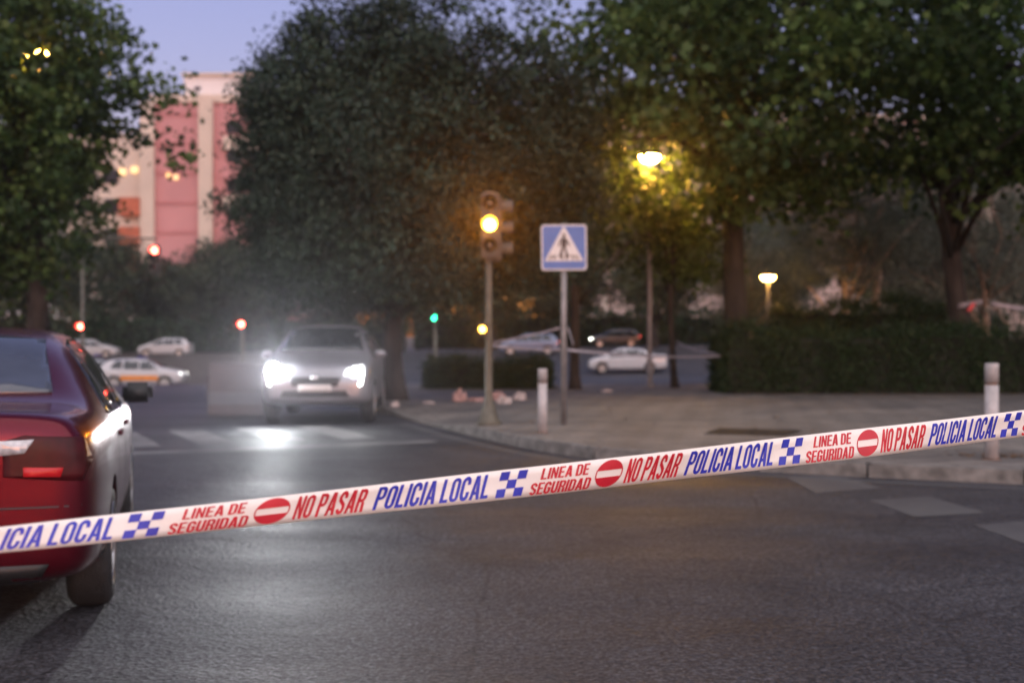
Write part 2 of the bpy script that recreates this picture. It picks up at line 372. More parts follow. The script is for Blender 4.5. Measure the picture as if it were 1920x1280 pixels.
def glyph(ch, w=0.46, t=0.155):
    """(width, [(outline, hole or None)]) on a cap height of 1"""
    h = t / 2; T = 0.13
    def arc(cx, cy, rx, ry, a0, a1, n=7): return [(cx + rx * math.cos(R(a0 + (a1 - a0) * k / n)), cy + ry * math.sin(R(a0 + (a1 - a0) * k / n))) for k in range(n + 1)]
    def stroke(P, tt=t):
        l, r = ring_path(P, tt); return (l + r[::-1], None)
    if ch == 'I': return t, [([(0, 0), (t, 0), (t, 1), (0, 1)], None)]
    if ch == 'L': return w * .86, [([(0, 0), (w * .86, 0), (w * .86, T), (t, T), (t, 1), (0, 1)], None)]
    if ch == 'E': return w * .9, [([(0, 0), (w * .9, 0), (w * .9, T), (t, T), (t, .44), (w * .82, .44), (w * .82, .57), (t, .57), (t, 1 - T), (w * .9, 1 - T), (w * .9, 1), (0, 1)], None)]
    if ch == 'N': return w, [([(0, 0), (t * .9, 0), (t * .9, .6), (w - t * .9, 0), (w, 0), (w, 1), (w - t * .9, 1), (w - t * .9, .4), (t * .9, 1), (0, 1)], None)]
    if ch == 'A':
        W2 = w * 1.12; c = W2 / 2; q = .1
        return W2, [([(0, 0), (t * .95, 0), (t * .95 + .05, .21), (W2 - t * .95 - .05, .21), (W2 - t * .95, 0), (W2, 0), (c + q, 1), (c - q, 1)], [(t * .95 + .075, .33), (c, .8), (W2 - t * .95 - .075, .33)])]
    if ch == 'O': return w, [(rr(0, 0, w, 1, w * .48), rr(t, T, w - t, 1 - T, (w - 2 * t) * .48))]
    if ch == 'D': return w, [(rr(0, 0, w, 1, w * .5, (1, 0, 0, 1)), rr(t, T, w - t, 1 - T, (w - 2 * t) * .48, (1, 0, 0, 1)))]
    if ch in 'PR':
        o = [(rr(0, .43, w, 1, .2, (1, 0, 0, 1)), rr(t, .43 + T, w - t, 1 - T, .07, (1, 0, 0, 1))), ([(0, 0), (t, 0), (t, .43), (0, .43)], None)]
        if ch == 'R': o.append(([(w - t, 0), (w + .02, 0), (w - .03, .43), (w - t - .02, .43)], None))
        return w, o
    if ch == 'U': return w, [stroke([(h, 1), (h, .25)] + arc(w / 2, .25, w / 2 - h, .25 - h * .85, 180, 360) + [(w - h, .25), (w - h, 1)])]
    if ch == 'C': return w, [stroke([(w - h, .66)] + arc(w / 2, .75, w / 2 - h, .25 - h * .85, 0, 180) + arc(w / 2, .25, w / 2 - h, .25 - h * .85, 180, 360) + [(w - h, .36)])]
    if ch == 'G': return w, [stroke([(w - h, .68)] + arc(w / 2, .75, w / 2 - h, .25 - h * .85, 0, 180) + arc(w / 2, .25, w / 2 - h, .25 - h * .85, 180, 360) + [(w - h, .44)]), ([(w * .52, .42), (w - t, .42), (w - t, .54), (w * .52, .54)], None), ([(w - t, .44), (w, .44), (w, .54), (w - t, .54)], None)]
    if ch == 'S': return w, [stroke([(w - h, .69)] + arc(w / 2, .74, w / 2 - h, .26 - h * .85, 8, 180) + [(h + .02, .62), (w / 2, .51), (w - h - .02, .39)] + arc(w / 2, .26, w / 2 - h, .26 - h * .85, 0, -172))]
    return w, []
def text_polys(s, gap=0.075, space=0.2):
    x = 0; res = []
    for ch in s:
        if ch == ' ': x += space; continue
        w, ps = glyph(ch)
        for o, hl in ps: res.append(([(x + a, b) for a, b in o], [(x + a, b) for a, b in hl] if hl else None))
        x += w + gap
    return res, x - gap
SL = 0.027
def print_polys(k0):
    """outlines of one repeat: red and blue lists of (outline, hole) in (k, fraction from the top)"""
    parts = []
    def put(dst, s, ka, kb, ft, fb):
        P, w = text_polys(s)
        sh = SL * (fb - ft)
        f = lambda q: [(k0 + ka + x / w * (kb - ka - sh) + sh * y, fb + (ft - fb) * y) for x, y in q]
        for o, h in P: dst.append((f(o), f(h) if h else None))
    red = []; put(red, 'LINEA DE', .088, .252, .09, .46); put(red, 'SEGURIDAD', .051, .256, .56, .95); parts.append(('safety_line_text', 'r', red))
    red = []; put(red, 'NO PASAR', .366, .578, .10, .90); parts.append(('keep_out_text', 'r', red))
    blue = []; put(blue, 'POLICIA LOCAL', .586, .942, .10, .89); parts.append(('police_text', 'b', blue)); red, blue = [], []; parts += [('no_entry_symbol', 'r', red), ('checker_emblem', 'b', blue)]
    c = (.3145, .508); rx, ry = .0465, .45
    el = lambda a: (k0 + c[0] + rx * math.cos(R(a)) + SL * .9 * (c[1] - (c[1] - ry * math.sin(R(a)))), c[1] - ry * math.sin(R(a)))
    a0 = math.degrees(math.asin(.115 / ry)); a0 = round(a0, 3)
    red.append(([el(a0 + (180 - 2 * a0) * i / 20) for i in range(21)], None))
    red.append(([el(180 + a0 + (180 - 2 * a0) * i / 20) for i in range(21)], None))
    e2 = lambda a, g: (k0 + c[0] + rx * g * math.cos(R(a)) + SL * .9 * ry * math.sin(R(a)), c[1] - ry * math.sin(R(a)))
    for s in (0, 180):
        aa = [s - a0 + 2 * a0 * i / 4 for i in range(5)]
        red.append(([e2(a, 1) for a in aa] + [e2(a, .93) for a in reversed(aa)], None))
    w = .082 / 3
    for i, j in ((0, 0), (2, 0), (1, 1), (0, 2), (2, 2)):
        fa, fb = .07 + j * .285, .07 + (j + 1) * .285
        q = lambda x, f: (k0 - .0545 + x * w * 1.0 + SL * (.92 - f), f)
        blue.append(([q(i, fa), q(i + 1, fa), q(i + 1, fb), q(i, fb)], None))
    return parts
def subdiv_poly(P, step):
    res = []
    for (a, b), (c, d) in zip(P, P[1:] + P[:1]):
        n = max(1, int(abs(c - a) / step))
        res += [(a + (c - a) * i / n, b + (d - b) * i / n) for i in range(n)]
    return res
M_tape = mat('tape_film', (0.80, 0.77, 0.73), 0.38, vary=0.04, vscale=4, bump=0.25, bscale=9)
p_ = M_tape.node_tree.nodes['Principled BSDF']; p_.inputs['Subsurface Weight'].default_value = 0.0
M_tred = mat('tape_red_ink', (0.52, 0.012, 0.03), 0.4, vary=0.12, vscale=20)
M_tblue = mat('tape_blue_ink', (0.02, 0.03, 0.42), 0.4, vary=0.12, vscale=20)
def make_tape(label, pos, k0, k1, across, side, reps, group=None, step=0.02, wav=1.0):
    """pos(k): centre line, across(k): the vector from bottom to top edge, side(k): unit normal to the reading side"""
    t = 0.0004
    P = lambda k, f, o: pos(k) + across(k) * (.5 - f) + side(k) * (o + wav * (.0045 * math.sin(k * 5.3 + 2.2 * f) + .0012 * math.sin(k * 13 - 3 * f) + .006 * (f - .5) * math.sin(k * 2.9 + 1)))
    bm = bmesh.new(); n = int((k1 - k0) / step); V = []
    for i in range(n + 1):
        k = k0 + (k1 - k0) * i / n
        V.append([[bm.verts.new(P(k, f, o)) for f in (0, .25, .5, .75, 1)] for o in (t, -t)])
    for a, b in zip(V, V[1:]):
        for j in range(4):
            bm.faces.new((a[0][j], a[0][j + 1], b[0][j + 1], b[0][j])); bm.faces.new((a[1][j], b[1][j], b[1][j + 1], a[1][j + 1]))
        bm.faces.new((a[0][0], b[0][0], b[1][0], a[1][0])); bm.faces.new((a[0][4], a[1][4], b[1][4], b[0][4]))
    for e in (V[0], V[-1]): bm.faces.new(e[0] + e[1][::-1])
    tape = obj('barrier_tape', bm, M_tape, smooth=True)
    tag(tape, label, 'barrier tape', group)
    for r in reps:
        for nm, c, lst in print_polys(r):
            if min(q[0] for o, h in lst for q in o) < k0 or max(q[0] for o, h in lst for q in o) > k1: continue
            b = bmesh.new()
            for o, h in lst: prism(b, o, lambda k, f: P(k, f, t + .0003), lambda k, f: P(k, f, t + .0013), h)
            obj(nm, b, M_tred if c == 'r' else M_tblue, tape)
    return tape
KV = [-3, -.321, 0, 1, 1.578, 2.256, 3.03, 9]; HV = [.047, .048, .053, .0673, .0745, .0765, .0785, .08]
axis = Vector((.73, .372, .037)).normalized(); nrm = Vector((axis.y, -axis.x, 0)).normalized()
make_tape('long white tape stretched low across the road, sharp blue and red lettering, nearest the lens',
          lambda k: Vector((.73 * (k - 1), 2.37 + .372 * k, CAM_H - (.3735 - .033 * k - .0018 * k * k))), -2.2, 7.6,
          lambda k: Vector((0, 0, float(np.interp(k, KV, HV)))), lambda k: nrm, range(-2, 7))

# ------------------------------------------------------------------ foliage
def leaf_shape(kind):
    if kind == 'plane':
        a = [(-90, .25), (-60, .45), (-28, .85), (0, .52), (28, 1.0), (58, .6), (90, 1.1), (122, .6), (152, 1.0), (180, .52), (208, .85), (240, .45)]
        return np.array([(r * math.cos(R(t)) * .5, r * math.sin(R(t)) * .5 + .1) for t, r in a])
    if kind == 'oval': return np.array([(0, -.5), (.2, -.15), (.17, .2), (0, .5), (-.17, .2), (-.2, -.15)])
    if kind == 'narrow': return np.array([(0, -.5), (.1, -.05), (0, .5), (-.1, -.05)])
    return np.array([(0, -.5), (.3, 0), (0, .5), (-.3, 0)])
def leaves(name, P, size, kind, m, parent=None, up=0.55, droop=0.0, tint=None):
    P = np.asarray(P, float); n = len(P); S = leaf_shape(kind); k = len(S)
    nr = rng.normal(size=(n, 3)); nr /= np.linalg.norm(nr, axis=1)[:, None]; nr[:, 2] += up; nr /= np.linalg.norm(nr, axis=1)[:, None]
    a = rng.normal(size=(n, 3)); a[:, 2] -= droop; u = np.cross(nr, a); u /= np.linalg.norm(u, axis=1)[:, None] + 1e-9; w = np.cross(u, nr)
    s = size * rng.uniform(.65, 1.25, n)
    fold = np.abs(S[:, 0]) * 0.35
    V = P[:, None, :] + s[:, None, None] * (S[None, :, 0, None] * u[:, None, :] + S[None, :, 1, None] * w[:, None, :] + fold[None, :, None] * nr[:, None, :])
    me = bpy.data.meshes.new(name); me.vertices.add(n * k); me.vertices.foreach_set('co', V.ravel())
    me.loops.add(n * k); me.loops.foreach_set('vertex_index', np.arange(n * k, dtype=np.int32))
    me.polygons.add(n); me.polygons.foreach_set('loop_start', np.arange(0, n * k, k, dtype=np.int32))
    at_ = me.attributes.new('tint', 'FLOAT', 'FACE')
    tv = rng.beta(1.6, 2.6, n) if tint is None else np.clip(np.asarray(tint) + rng.normal(0, .15, n), 0, 1)
    at_.data.foreach_set('value', tv.astype(np.float32))
    me.update(calc_edges=True); me.materials.append(m)
    return link(name, me, parent)
def clump_points(C, per, rad, flat_=.6):
    C = np.asarray(C, float); n = len(C) * per
    q = rng.normal(size=(n, 3)) * rad * np.array([1, 1, flat_]) * .55
    sc = np.repeat(rng.uniform(.6, 1.35, len(C)), per)[:, None]
    return np.repeat(C, per, axis=0) + q * sc, np.repeat(rng.beta(.8, 1.2, len(C)), per)
def ellipsoid(c, r, n, shell=.55, zcut=None, lump=.22, seed=0):
    g = np.random.default_rng(seed + 100); d = g.normal(size=(n, 3)); d /= np.linalg.norm(d, axis=1)[:, None]
    ph = g.uniform(0, 6.28, 6); fr = g.integers(2, 5, 6)
    az = np.arctan2(d[:, 1], d[:, 0]); el = np.arcsin(np.clip(d[:, 2], -1, 1))
    L = 1 + lump * (np.sin(fr[0] * az + ph[0]) * np.cos(fr[1] * el + ph[1]) + .7 * np.sin(fr[2] * az * 1.0 + fr[3] * el + ph[2]) + .5 * np.sin((fr[4] + 3) * az + ph[3]) * np.sin(5 * el + ph[4])) / 1.6
    q = (g.uniform(shell ** 3, 1, n) ** (1 / 3) * L)[:, None] * d * np.array(r)
    return q + np.array(c)
def trunk_mesh(base, top, r0, r1, limbs, bend=.15, seed=0, seg=10):
    g = random.Random(seed); bm = bmesh.new(); base, top = Vector(base), Vector(top)
    n = 9; pts, rad = [], []
    off = Vector((g.uniform(-1, 1), g.uniform(-1, 1), 0)) * bend
    for i in range(n):
        f = i / (n - 1); pts.append(base.lerp(top, f) + off * math.sin(f * math.pi) + Vector((g.uniform(-1, 1), g.uniform(-1, 1), 0)) * r0 * .10)
        rad.append((r0 + (r1 - r0) * f) * (1 + .45 * max(0, 1 - f * 9)))
    tube(bm, pts, rad, seg)
    for e in limbs:
        e = Vector(e); s = pts[min(n - 1, max(4, int(n * g.uniform(.5, 1))))]; L = (e - s).length
        m1 = s.lerp(e, .35) + Vector((g.uniform(-1, 1), g.uniform(-1, 1), g.uniform(.2, 1))) * L * .12
        m2 = s.lerp(e, .7) + Vector((g.uniform(-1, 1), g.uniform(-1, 1), g.uniform(0, .8))) * L * .1
        rr_ = r1 * g.uniform(.35, .65); tube(bm, [s, m1, m2, e], [rr_, rr_ * .7, rr_ * .45, rr_ * .15], 6)
    return bm
def make_tree(name, label, base, th, r0, cc, cr, ncl, per, crad, lsize, kind, m, bark, seed=0, shell=.5, lean=(0, 0), group=None, nl=14, extra=None, lump=.22, flat_=.6, up=.5, droop=0.0, cat='tree', skip=None):
    t = empty(name, base, 0, label, cat, group); B = Vector(base)
    C = ellipsoid(cc, cr, ncl, shell, seed=seed, lump=lump)
    if extra is not None: C = np.vstack([C, np.asarray(extra, float)])
    if skip is not None: C = C[[not skip(p) for p in C]]
    C = C[[not (abs(p[0] - 3.5) < .75 and 22 < p[1] < 31.2 and abs(p[2] - (1.43 + .1505 * p[1])) < .6) for p in C]]
    idx = rng.choice(len(C), min(nl, len(C)), replace=False)
    limbs = [Vector(C[i]) - B for i in idx]
    top = Vector((lean[0], lean[1], th))
    obj('trunk', trunk_mesh((0, 0, -.15), top, r0, r0 * .6, limbs, seed=seed), bark, t, smooth=True)
    P, tn = clump_points(C, per, crad, flat_)
    leaves('crown', P - np.array(base), lsize, kind, m, t, up=up, droop=droop, tint=tn)
    return t
L_plane = leaf_mat('plane_leaf', (0.024, 0.052, 0.014), (0.095, 0.155, 0.038), .3)
L_dark = leaf_mat('dark_evergreen_leaf', (0.011, 0.024, 0.015), (0.046, 0.078, 0.047), .12)
L_olive = leaf_mat('olive_leaf', (0.10, 0.125, 0.10), (0.24, 0.27, 0.22), .15)
L_hedge = leaf_mat('hedge_leaf', (0.010, 0.024, 0.008), (0.042, 0.078, 0.023), .15)
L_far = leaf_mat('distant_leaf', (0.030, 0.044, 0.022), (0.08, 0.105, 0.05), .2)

# broad dark evergreen in the middle
make_tree('evergreen_tree', 'broad dark evergreen with a dense round crown beside the car with dazzling headlights',
          (-2.35, 24.3, .12), 3.4, .23, (-2.45, 24.5, 4.75), (3.15, 3.2, 3.45), 1900, 100, .40, .115, 'oval', L_dark, M_bark, seed=3, shell=.45, nl=26, lump=.27, flat_=.75, skip=lambda p: p[2] < 2.05,
          extra=[(-5.2, 24, 4.0), (-5.9, 24, 4.1), (-5.5, 24.2, 3.6), (-4.9, 24.1, 3.4), (-.6, 24.2, 8.4), (0, 24.4, 8.7), (.4, 24.2, 8.0), (1.2, 24.5, 6.5), (1.5, 24.2, 5.6), (1.2, 24, 4.6), (1.5, 24.2, 4.0), (-3.6, 24.3, 8.5), (-3.3, 24.3, 8.9)] + [(random.uniform(-.4, 1.8), random.uniform(23.8, 25.6), random.uniform(2.5, 7.0)) for _ in range(150)])
# plane tree on the left
make_tree('plane_tree', 'loose leafy plane tree lit yellow green, across the road behind the red car',
          (-10.4, 26, .02), 4.6, .30, (-11.7, 26, 6.4), (3.15, 3.2, 4.0), 820, 46, .5, .2, 'plane', L_plane, M_bark, seed=5, shell=.35, nl=22, lump=.3, droop=.6,
          extra=[(-7.4, 26, 5.6), (-7.1, 25.8, 5.2), (-7.3, 25.9, 6.6), (-7.6, 26, 7.0)])
# two big planes behind the hedge on the right
def px_crown(n, x0, x1, y0, y1, Y0, Y1, seed, keep=None):
    g = np.random.default_rng(seed); X = g.uniform(x0, x1, n); Y = g.uniform(Y0, Y1, n); Z = g.uniform(y0, y1, n)
    return np.stack([X, Y, Z], 1)
make_tree('plane_tree', 'tall plane tree with a thick straight dark trunk behind the left end of the hedge',
          (5.6, 29.6, .1), 7.0, .33, (5.9, 27.5, 8.3), (5.0, 6.5, 3.6), 440, 40, .72, .24, 'plane', L_plane, M_bark, seed=8, shell=.3, nl=26, lump=.3, droop=.6,
          extra=np.vstack([px_crown(46, 4.6, 7.4, 4.2, 6.0, 26, 29, 1), px_crown(70, 0.1, 5.2, 5.9, 8.8, 25, 29, 2)]))
make_tree('plane_tree', 'tall plane tree with a leaning brown trunk wrapped in tape behind the hedge',
          (11.1, 29.2, .1), 6.5, .29, (11.5, 26.5, 8.3), (6.2, 8, 3.6), 560, 40, .72, .24, 'plane', L_plane, M_bark, seed=9, shell=.3, lean=(-.75, -.2), nl=26, lump=.3, droop=.6,
          extra=np.vstack([px_crown(70, 8.4, 15, 4.9, 6.5, 24, 28, 3), px_crown(30, 12.5, 15, 3.4, 5.2, 27, 29, 4)]))
# slender planes round the street lamp
make_tree('plane_tree', 'slender young plane tree with a thin brown trunk just right of the crossing sign',
          (1.55, 29.3, .12), 4.2, .13, (2.0, 30.2, 5.2), (1.9, 1.8, 2.2), 150, 42, .5, .18, 'plane', L_plane, M_bark, seed=12, shell=.3, nl=12, droop=.6, group=None)
make_tree('plane_tree', 'slender young plane tree with a thin pale trunk standing right of the tall lamp post',
          (4.15, 30.3, .12), 4.2, .09, (4.4, 30.8, 4.9), (1.6, 1.6, 2.3), 150, 42, .5, .18, 'plane', L_plane, M_bark, seed=14, shell=.3, nl=12, droop=.6)
# olive trees
make_tree('olive_tree', 'grey green olive with two pale slanting trunks behind the clipped hedge',
          (10.2, 35.5, .1), 3.2, .17, (10.4, 35.8, 5.2), (2.3, 1.8, 2.6), 420, 90, .5, .15, 'narrow', L_olive, M_bark_pale, seed=21, shell=.3, lean=(-.3, 0), nl=16)
ot = [o for o in COL.objects if o.name.startswith('olive_tree')][-1]
obj('second_trunk', trunk_mesh((.62, .1, -.15), (.75, .2, 3.3), .16, .09, [(.4, .2, 4.6), (1.2, .3, 4.9)], seed=4), M_bark_pale, ot, smooth=True)
make_tree('olive_tree', 'silvery olive with a wide wispy crown behind the leaning plane trunk',
          (14.6, 37, .1), 2.8, .16, (14.4, 37, 4.6), (3.0, 1.8, 2.9), 460, 90, .5, .15, 'narrow', L_olive, M_bark_pale, seed=23, shell=.3, nl=16)
make_tree('olive_tree', 'rounded dull green olive between the low lamp and the pale slanting trunks',
          (7.8, 39, .1), 2.2, .14, (7.9, 39, 3.4), (1.9, 1.5, 2.0), 260, 90, .45, .15, 'narrow', L_olive, M_bark_pale, seed=25, shell=.3, nl=12)
# distant trees, each with its own crown
far_trees = [(-35, 101, 4.2, 4.6, 'dim distant tree left of the overhead red signal'), (-30.6, 105, 3.2, 3.0, 'low pale green distant tree below the pink building'),
             (-25.2, 103, 3.8, 3.9, 'distant tree at the foot of the pink building, right of the overhead red signal'), (-20, 100, 4.4, 4.4, 'distant grey green tree above the second red signal'),
             (-14.5, 99, 4, 4.2, 'far tree above the roof of the dazzling car'),
             (-8.5, 92, 4.2, 4.0, 'far tree hidden low behind the middle evergreen'), (-1.5, 95, 4.0, 3.6, 'far dark tree above the small green light'),
             (4, 96, 3.4, 3.4, 'far tree behind the pale blue car'), (11, 92, 4.0, 4.2, 'far tree behind the dark car with its lamps on'), (19, 88, 4.2, 4.0, 'far tree seen over the low lamp'),
             (27, 80, 4.4, 4.2, 'far tree behind the olives'), (37, 84, 5, 4.6, 'far tree at the right edge beyond the olives'), (-33, 80, 4.2, 4.2, 'far tree at the left edge beyond the red car')]
for i, (x, y, w, h, lb) in enumerate(far_trees):
    g0 = gz(x, y)
    make_tree('roadside_tree', lb, (x, y, g0), 2.8, .22, (x, y, g0 + 2.6 + h * .85), (w, w * .8, h), 300, 50, .9, .36, 'oval', L_far, M_bark, seed=40 + i, shell=.3, nl=10, group='trees along the far road')

# hedges
def hedge(label, x0, x1, y0, y1, z0, h, n, size, core=.82, seed=1):
    g = np.random.default_rng(seed); hd = empty('hedge', ((x0 + x1) / 2, (y0 + y1) / 2, z0), 0, label, 'hedge'); O = np.array(hd.location)
    top = lambda x: h * (1 + .07 * np.sin(x * 1.3 + seed) + .05 * np.sin(x * 3.7) + .04 * np.sin(x * 9.1 + 2))
    nf, ntp, ns = int(n * .58), int(n * .3), int(n * .12)
    X = g.uniform(x0, x1, nf); F = np.stack([X, y0 + g.normal(0, .07, nf) + .06 * np.sin(X * 4), z0 + g.uniform(0.02, 1, nf) ** .9 * top(X)], 1)
    X = g.uniform(x0, x1, ntp); T = np.stack([X, g.uniform(y0, y1, ntp), z0 + top(X) + g.normal(0, .06, ntp) + .05 * h * g.exponential(1, ntp)], 1)
    S = np.stack([x0 + g.normal(0, .07, ns), g.uniform(y0, y1, ns), z0 + g.uniform(0, h, ns)], 1)
    S2 = np.stack([x1 + g.normal(0, .07, ns // 2), g.uniform(y0, y1, ns // 2), z0 + g.uniform(0, h, ns // 2)], 1)
    bm = bmesh.new(); box(bm, (0, 0, h * .47), (x1 - x0 - .1, y1 - y0 - .1, h * .94)); obj('inner_branches', bm, mat('hedge_core', (.010, .012, .007), .95, vary=.5), hd)
    leaves('foliage', np.vstack([F, T, S, S2]) - O, size, 'oval', L_hedge, hd, up=.4)
    return hd
hedge('long clipped dark hedge along the back of the pavement, under the big plane trees', 4.85, 17.5, 27.0, 29.0, .13, 1.33, 42000, .075)
hedge('low rough hedge behind the amber traffic light pole', -2.1, 0.95, 29.3, 30.4, .13, .68, 9000, .075, seed=5)
hedge('scrappy low shrub row behind the clipped hedge, below the olive trunks', 7.2, 12.0, 32.0, 33.5, .05, 2.1, 16000, .09, seed=7)

hedge('long dark shrub row behind the two small white hatchbacks', -52, -9, 97.5, 99, .1, 2.3, 9000, .5, seed=9)
hedge('dark shrub row far behind the pale blue car and the dark car', -8.5, 44, 106, 108, .3, 3.0, 9000, .5, seed=11)
# ------------------------------------------------------------------ vehicles
def bake(o):
    dg = bpy.context.evaluated_depsgraph_get(); dg.update()
    return bpy.data.meshes.new_from_object(o.evaluated_get(dg), depsgraph=dg)
SEDAN = dict(L=(-2.40, 2.16), ax=(-1.38, 1.38), tyre=.322, wb=.905, st=[  # y, zb, zs, zt, w, wr
    (-2.40, .46, .90, .98, .62, .45), (-2.38, .36, .94, 1.05, .76, .58), (-2.33, .31, .96, 1.095, .82, .66), (-2.22, .28, .965, 1.10, .855, .68), (-1.95, .25, .975, 1.10, .875, .72), (-1.66, .22, .985, 1.105, .895, .74),
    (-1.30, .20, .98, 1.29, .90, .665), (-.98, .20, .97, 1.44, .90, .61), (-.45, .20, .955, 1.49, .90, .60), (.15, .20, .94, 1.49, .90, .60), (.50, .20, .93, 1.45, .90, .61), (.90, .20, .92, 1.22, .90, .68),
    (1.26, .20, .915, 1.01, .895, .76), (1.60, .21, .88, .95, .885, .72), (1.92, .23, .80, .88, .86, .66), (2.09, .26, .70, .76, .80, .58), (2.15, .32, .62, .66, .70, .45), (2.16, .38, .56, .60, .58, .40)])
HATCH = dict(L=(-2.05, 2.05), ax=(-1.27, 1.27), tyre=.315, wb=.89, st=[
    (-2.04, .42, .85, .92, .66, .50), (-2.00, .30, .93, 1.05, .78, .62), (-1.90, .24, .96, 1.22, .84, .64), (-1.72, .22, .96, 1.41, .87, .60), (-1.45, .20, .96, 1.47, .885, .60), (-.8, .20, .95, 1.50, .89, .61), (0, .20, .93, 1.50, .89, .61),
    (.35, .20, .92, 1.46, .89, .62), (.78, .20, .92, 1.24, .89, .68), (1.18, .20, .92, 1.04, .885, .75), (1.5, .22, .89, .97, .875, .70), (1.8, .24, .80, .88, .84, .62), (1.98, .28, .68, .74, .76, .52), (2.05, .36, .56, .60, .6, .42)])
SUV = dict(L=(-2.22, 2.22), ax=(-1.33, 1.34), tyre=.36, wb=.92, st=[
    (-2.21, .50, .95, 1.02, .70, .55), (-2.17, .38, 1.03, 1.15, .82, .66), (-2.05, .32, 1.06, 1.36, .87, .66), (-1.85, .28, 1.06, 1.55, .90, .63), (-1.5, .26, 1.06, 1.61, .915, .63), (-.8, .26, 1.05, 1.64, .92, .64), (0, .26, 1.03, 1.64, .92, .64),
    (.35, .26, 1.02, 1.60, .92, .65), (.78, .26, 1.02, 1.38, .92, .70), (1.18, .26, 1.02, 1.15, .915, .78), (1.55, .28, .99, 1.09, .905, .74), (1.9, .30, .93, 1.02, .885, .70), (2.1, .33, .82, .92, .84, .66), (2.2, .40, .70, .78, .74, .58), (2.22, .46, .62, .68, .62, .48)])
def arch_cutter(S):
    bm = bmesh.new()
    for y in S['ax']:
        for s in (-1, 1):
            Mx = Matrix.Translation((s * .585, y, S['tyre'])) @ Matrix.Rotation(R(90), 4, 'Y')
            lathe(bm, [(S['tyre'] + .045, -.0), (S['tyre'] + .045, .7)] if s > 0 else [(S['tyre'] + .045, -.7), (S['tyre'] + .045, 0)], 28, Mx)
    bmesh.ops.recalc_face_normals(bm, faces=bm.faces[:])
    me = bpy.data.meshes.new('cut'); bm.to_mesh(me); bm.free(); return me
_shells = {}
def shell(key, S):
    if key in _shells: return _shells[key]
    bm = bmesh.new(); rings = []
    for y, zb, zs, zt, w, wr in S['st']:
        gh = max(0.0, min(1.0, (zt - zs - .12) / .2))      # 0 on bonnet and boot, 1 in the cabin
        zm = zb + (zs - zb) * .55
        sx, sz = w * .965, zs
        r7 = (wr + (1 - gh) * .06, zt - .03 - .035 * gh)
        half = [(0, zb), (w * .6, zb), (w * .93, zb + .02), (w * .985, zb + .12 * min(1, (zs - zb) / .6)), (w, zm), (w * .995, zs - .10 * min(1, (zs - zb) / .5)), (sx, sz),
                (sx * .55 + r7[0] * .45 + .012 * gh, sz * .5 + r7[1] * .5), r7, (r7[0] * .72, zt - .008), (0, zt)]
        rings.append([bm.verts.new((x, y, z)) for x, z in half] + [bm.verts.new((-x, y, z)) for x, z in half[-2:0:-1]])
    n = len(rings[0])
    for a, b in zip(rings, rings[1:]):
        for k in range(n): bm.faces.new((a[k], a[(k + 1) % n], b[(k + 1) % n], b[k]))
    bm.faces.new(rings[0][::-1]); bm.faces.new(rings[-1])
    bmesh.ops.recalc_face_normals(bm, faces=bm.faces[:])
    cr = bm.edges.layers.float.new('crease_edge')
    for a in rings[2:-2]:
        pass
    for a, b in zip(rings, rings[1:]):
        for k in (6, n - 6):
            e = bm.edges.get((a[k], b[k]))
            if e: e[cr] = .45
    me = bpy.data.meshes.new('shell'); bm.to_mesh(me); bm.free()
    o = bpy.data.objects.new('shell', me); COL.objects.link(o)
    md = o.modifiers.new('s', 'SUBSURF'); md.levels = 2; md.render_levels = 2
    full = bake(o); o.modifiers.clear(); o.data = full
    bv = BVHTree.FromPolygons([v.co.copy() for v in full.vertices], [tuple(p.vertices) for p in full.polygons])
    c = bpy.data.objects.new('cut', arch_cutter(S)); COL.objects.link(c)
    b = o.modifiers.new('b', 'BOOLEAN'); b.operation = 'DIFFERENCE'; b.object = c; b.solver = 'EXACT'
    cutm = bake(o)
    bpy.data.objects.remove(o); bpy.data.objects.remove(c)
    ids = []
    for p in cutm.polygons:
        q = p.center; ids.append(0)
        if q.z < .22 + .1 and abs(p.normal.z) > .8: ids[-1] = 1
        for y in S['ax']:
            d = math.hypot(q.y - y, q.z - S['tyre'])
            if abs(q.x) > .58 and d < S['tyre'] + .05 and (abs(p.normal.x) < .3 or abs(abs(q.x) - .585) < .01): ids[-1] = 1
    cutm.polygons.foreach_set('material_index', ids); cutm.polygons.foreach_set('use_smooth', [True] * len(ids))
    cutm.set_sharp_from_angle(angle=R(38)) if hasattr(cutm, 'set_sharp_from_angle') else None
    _shells[key] = (cutm, bv); return _shells[key]
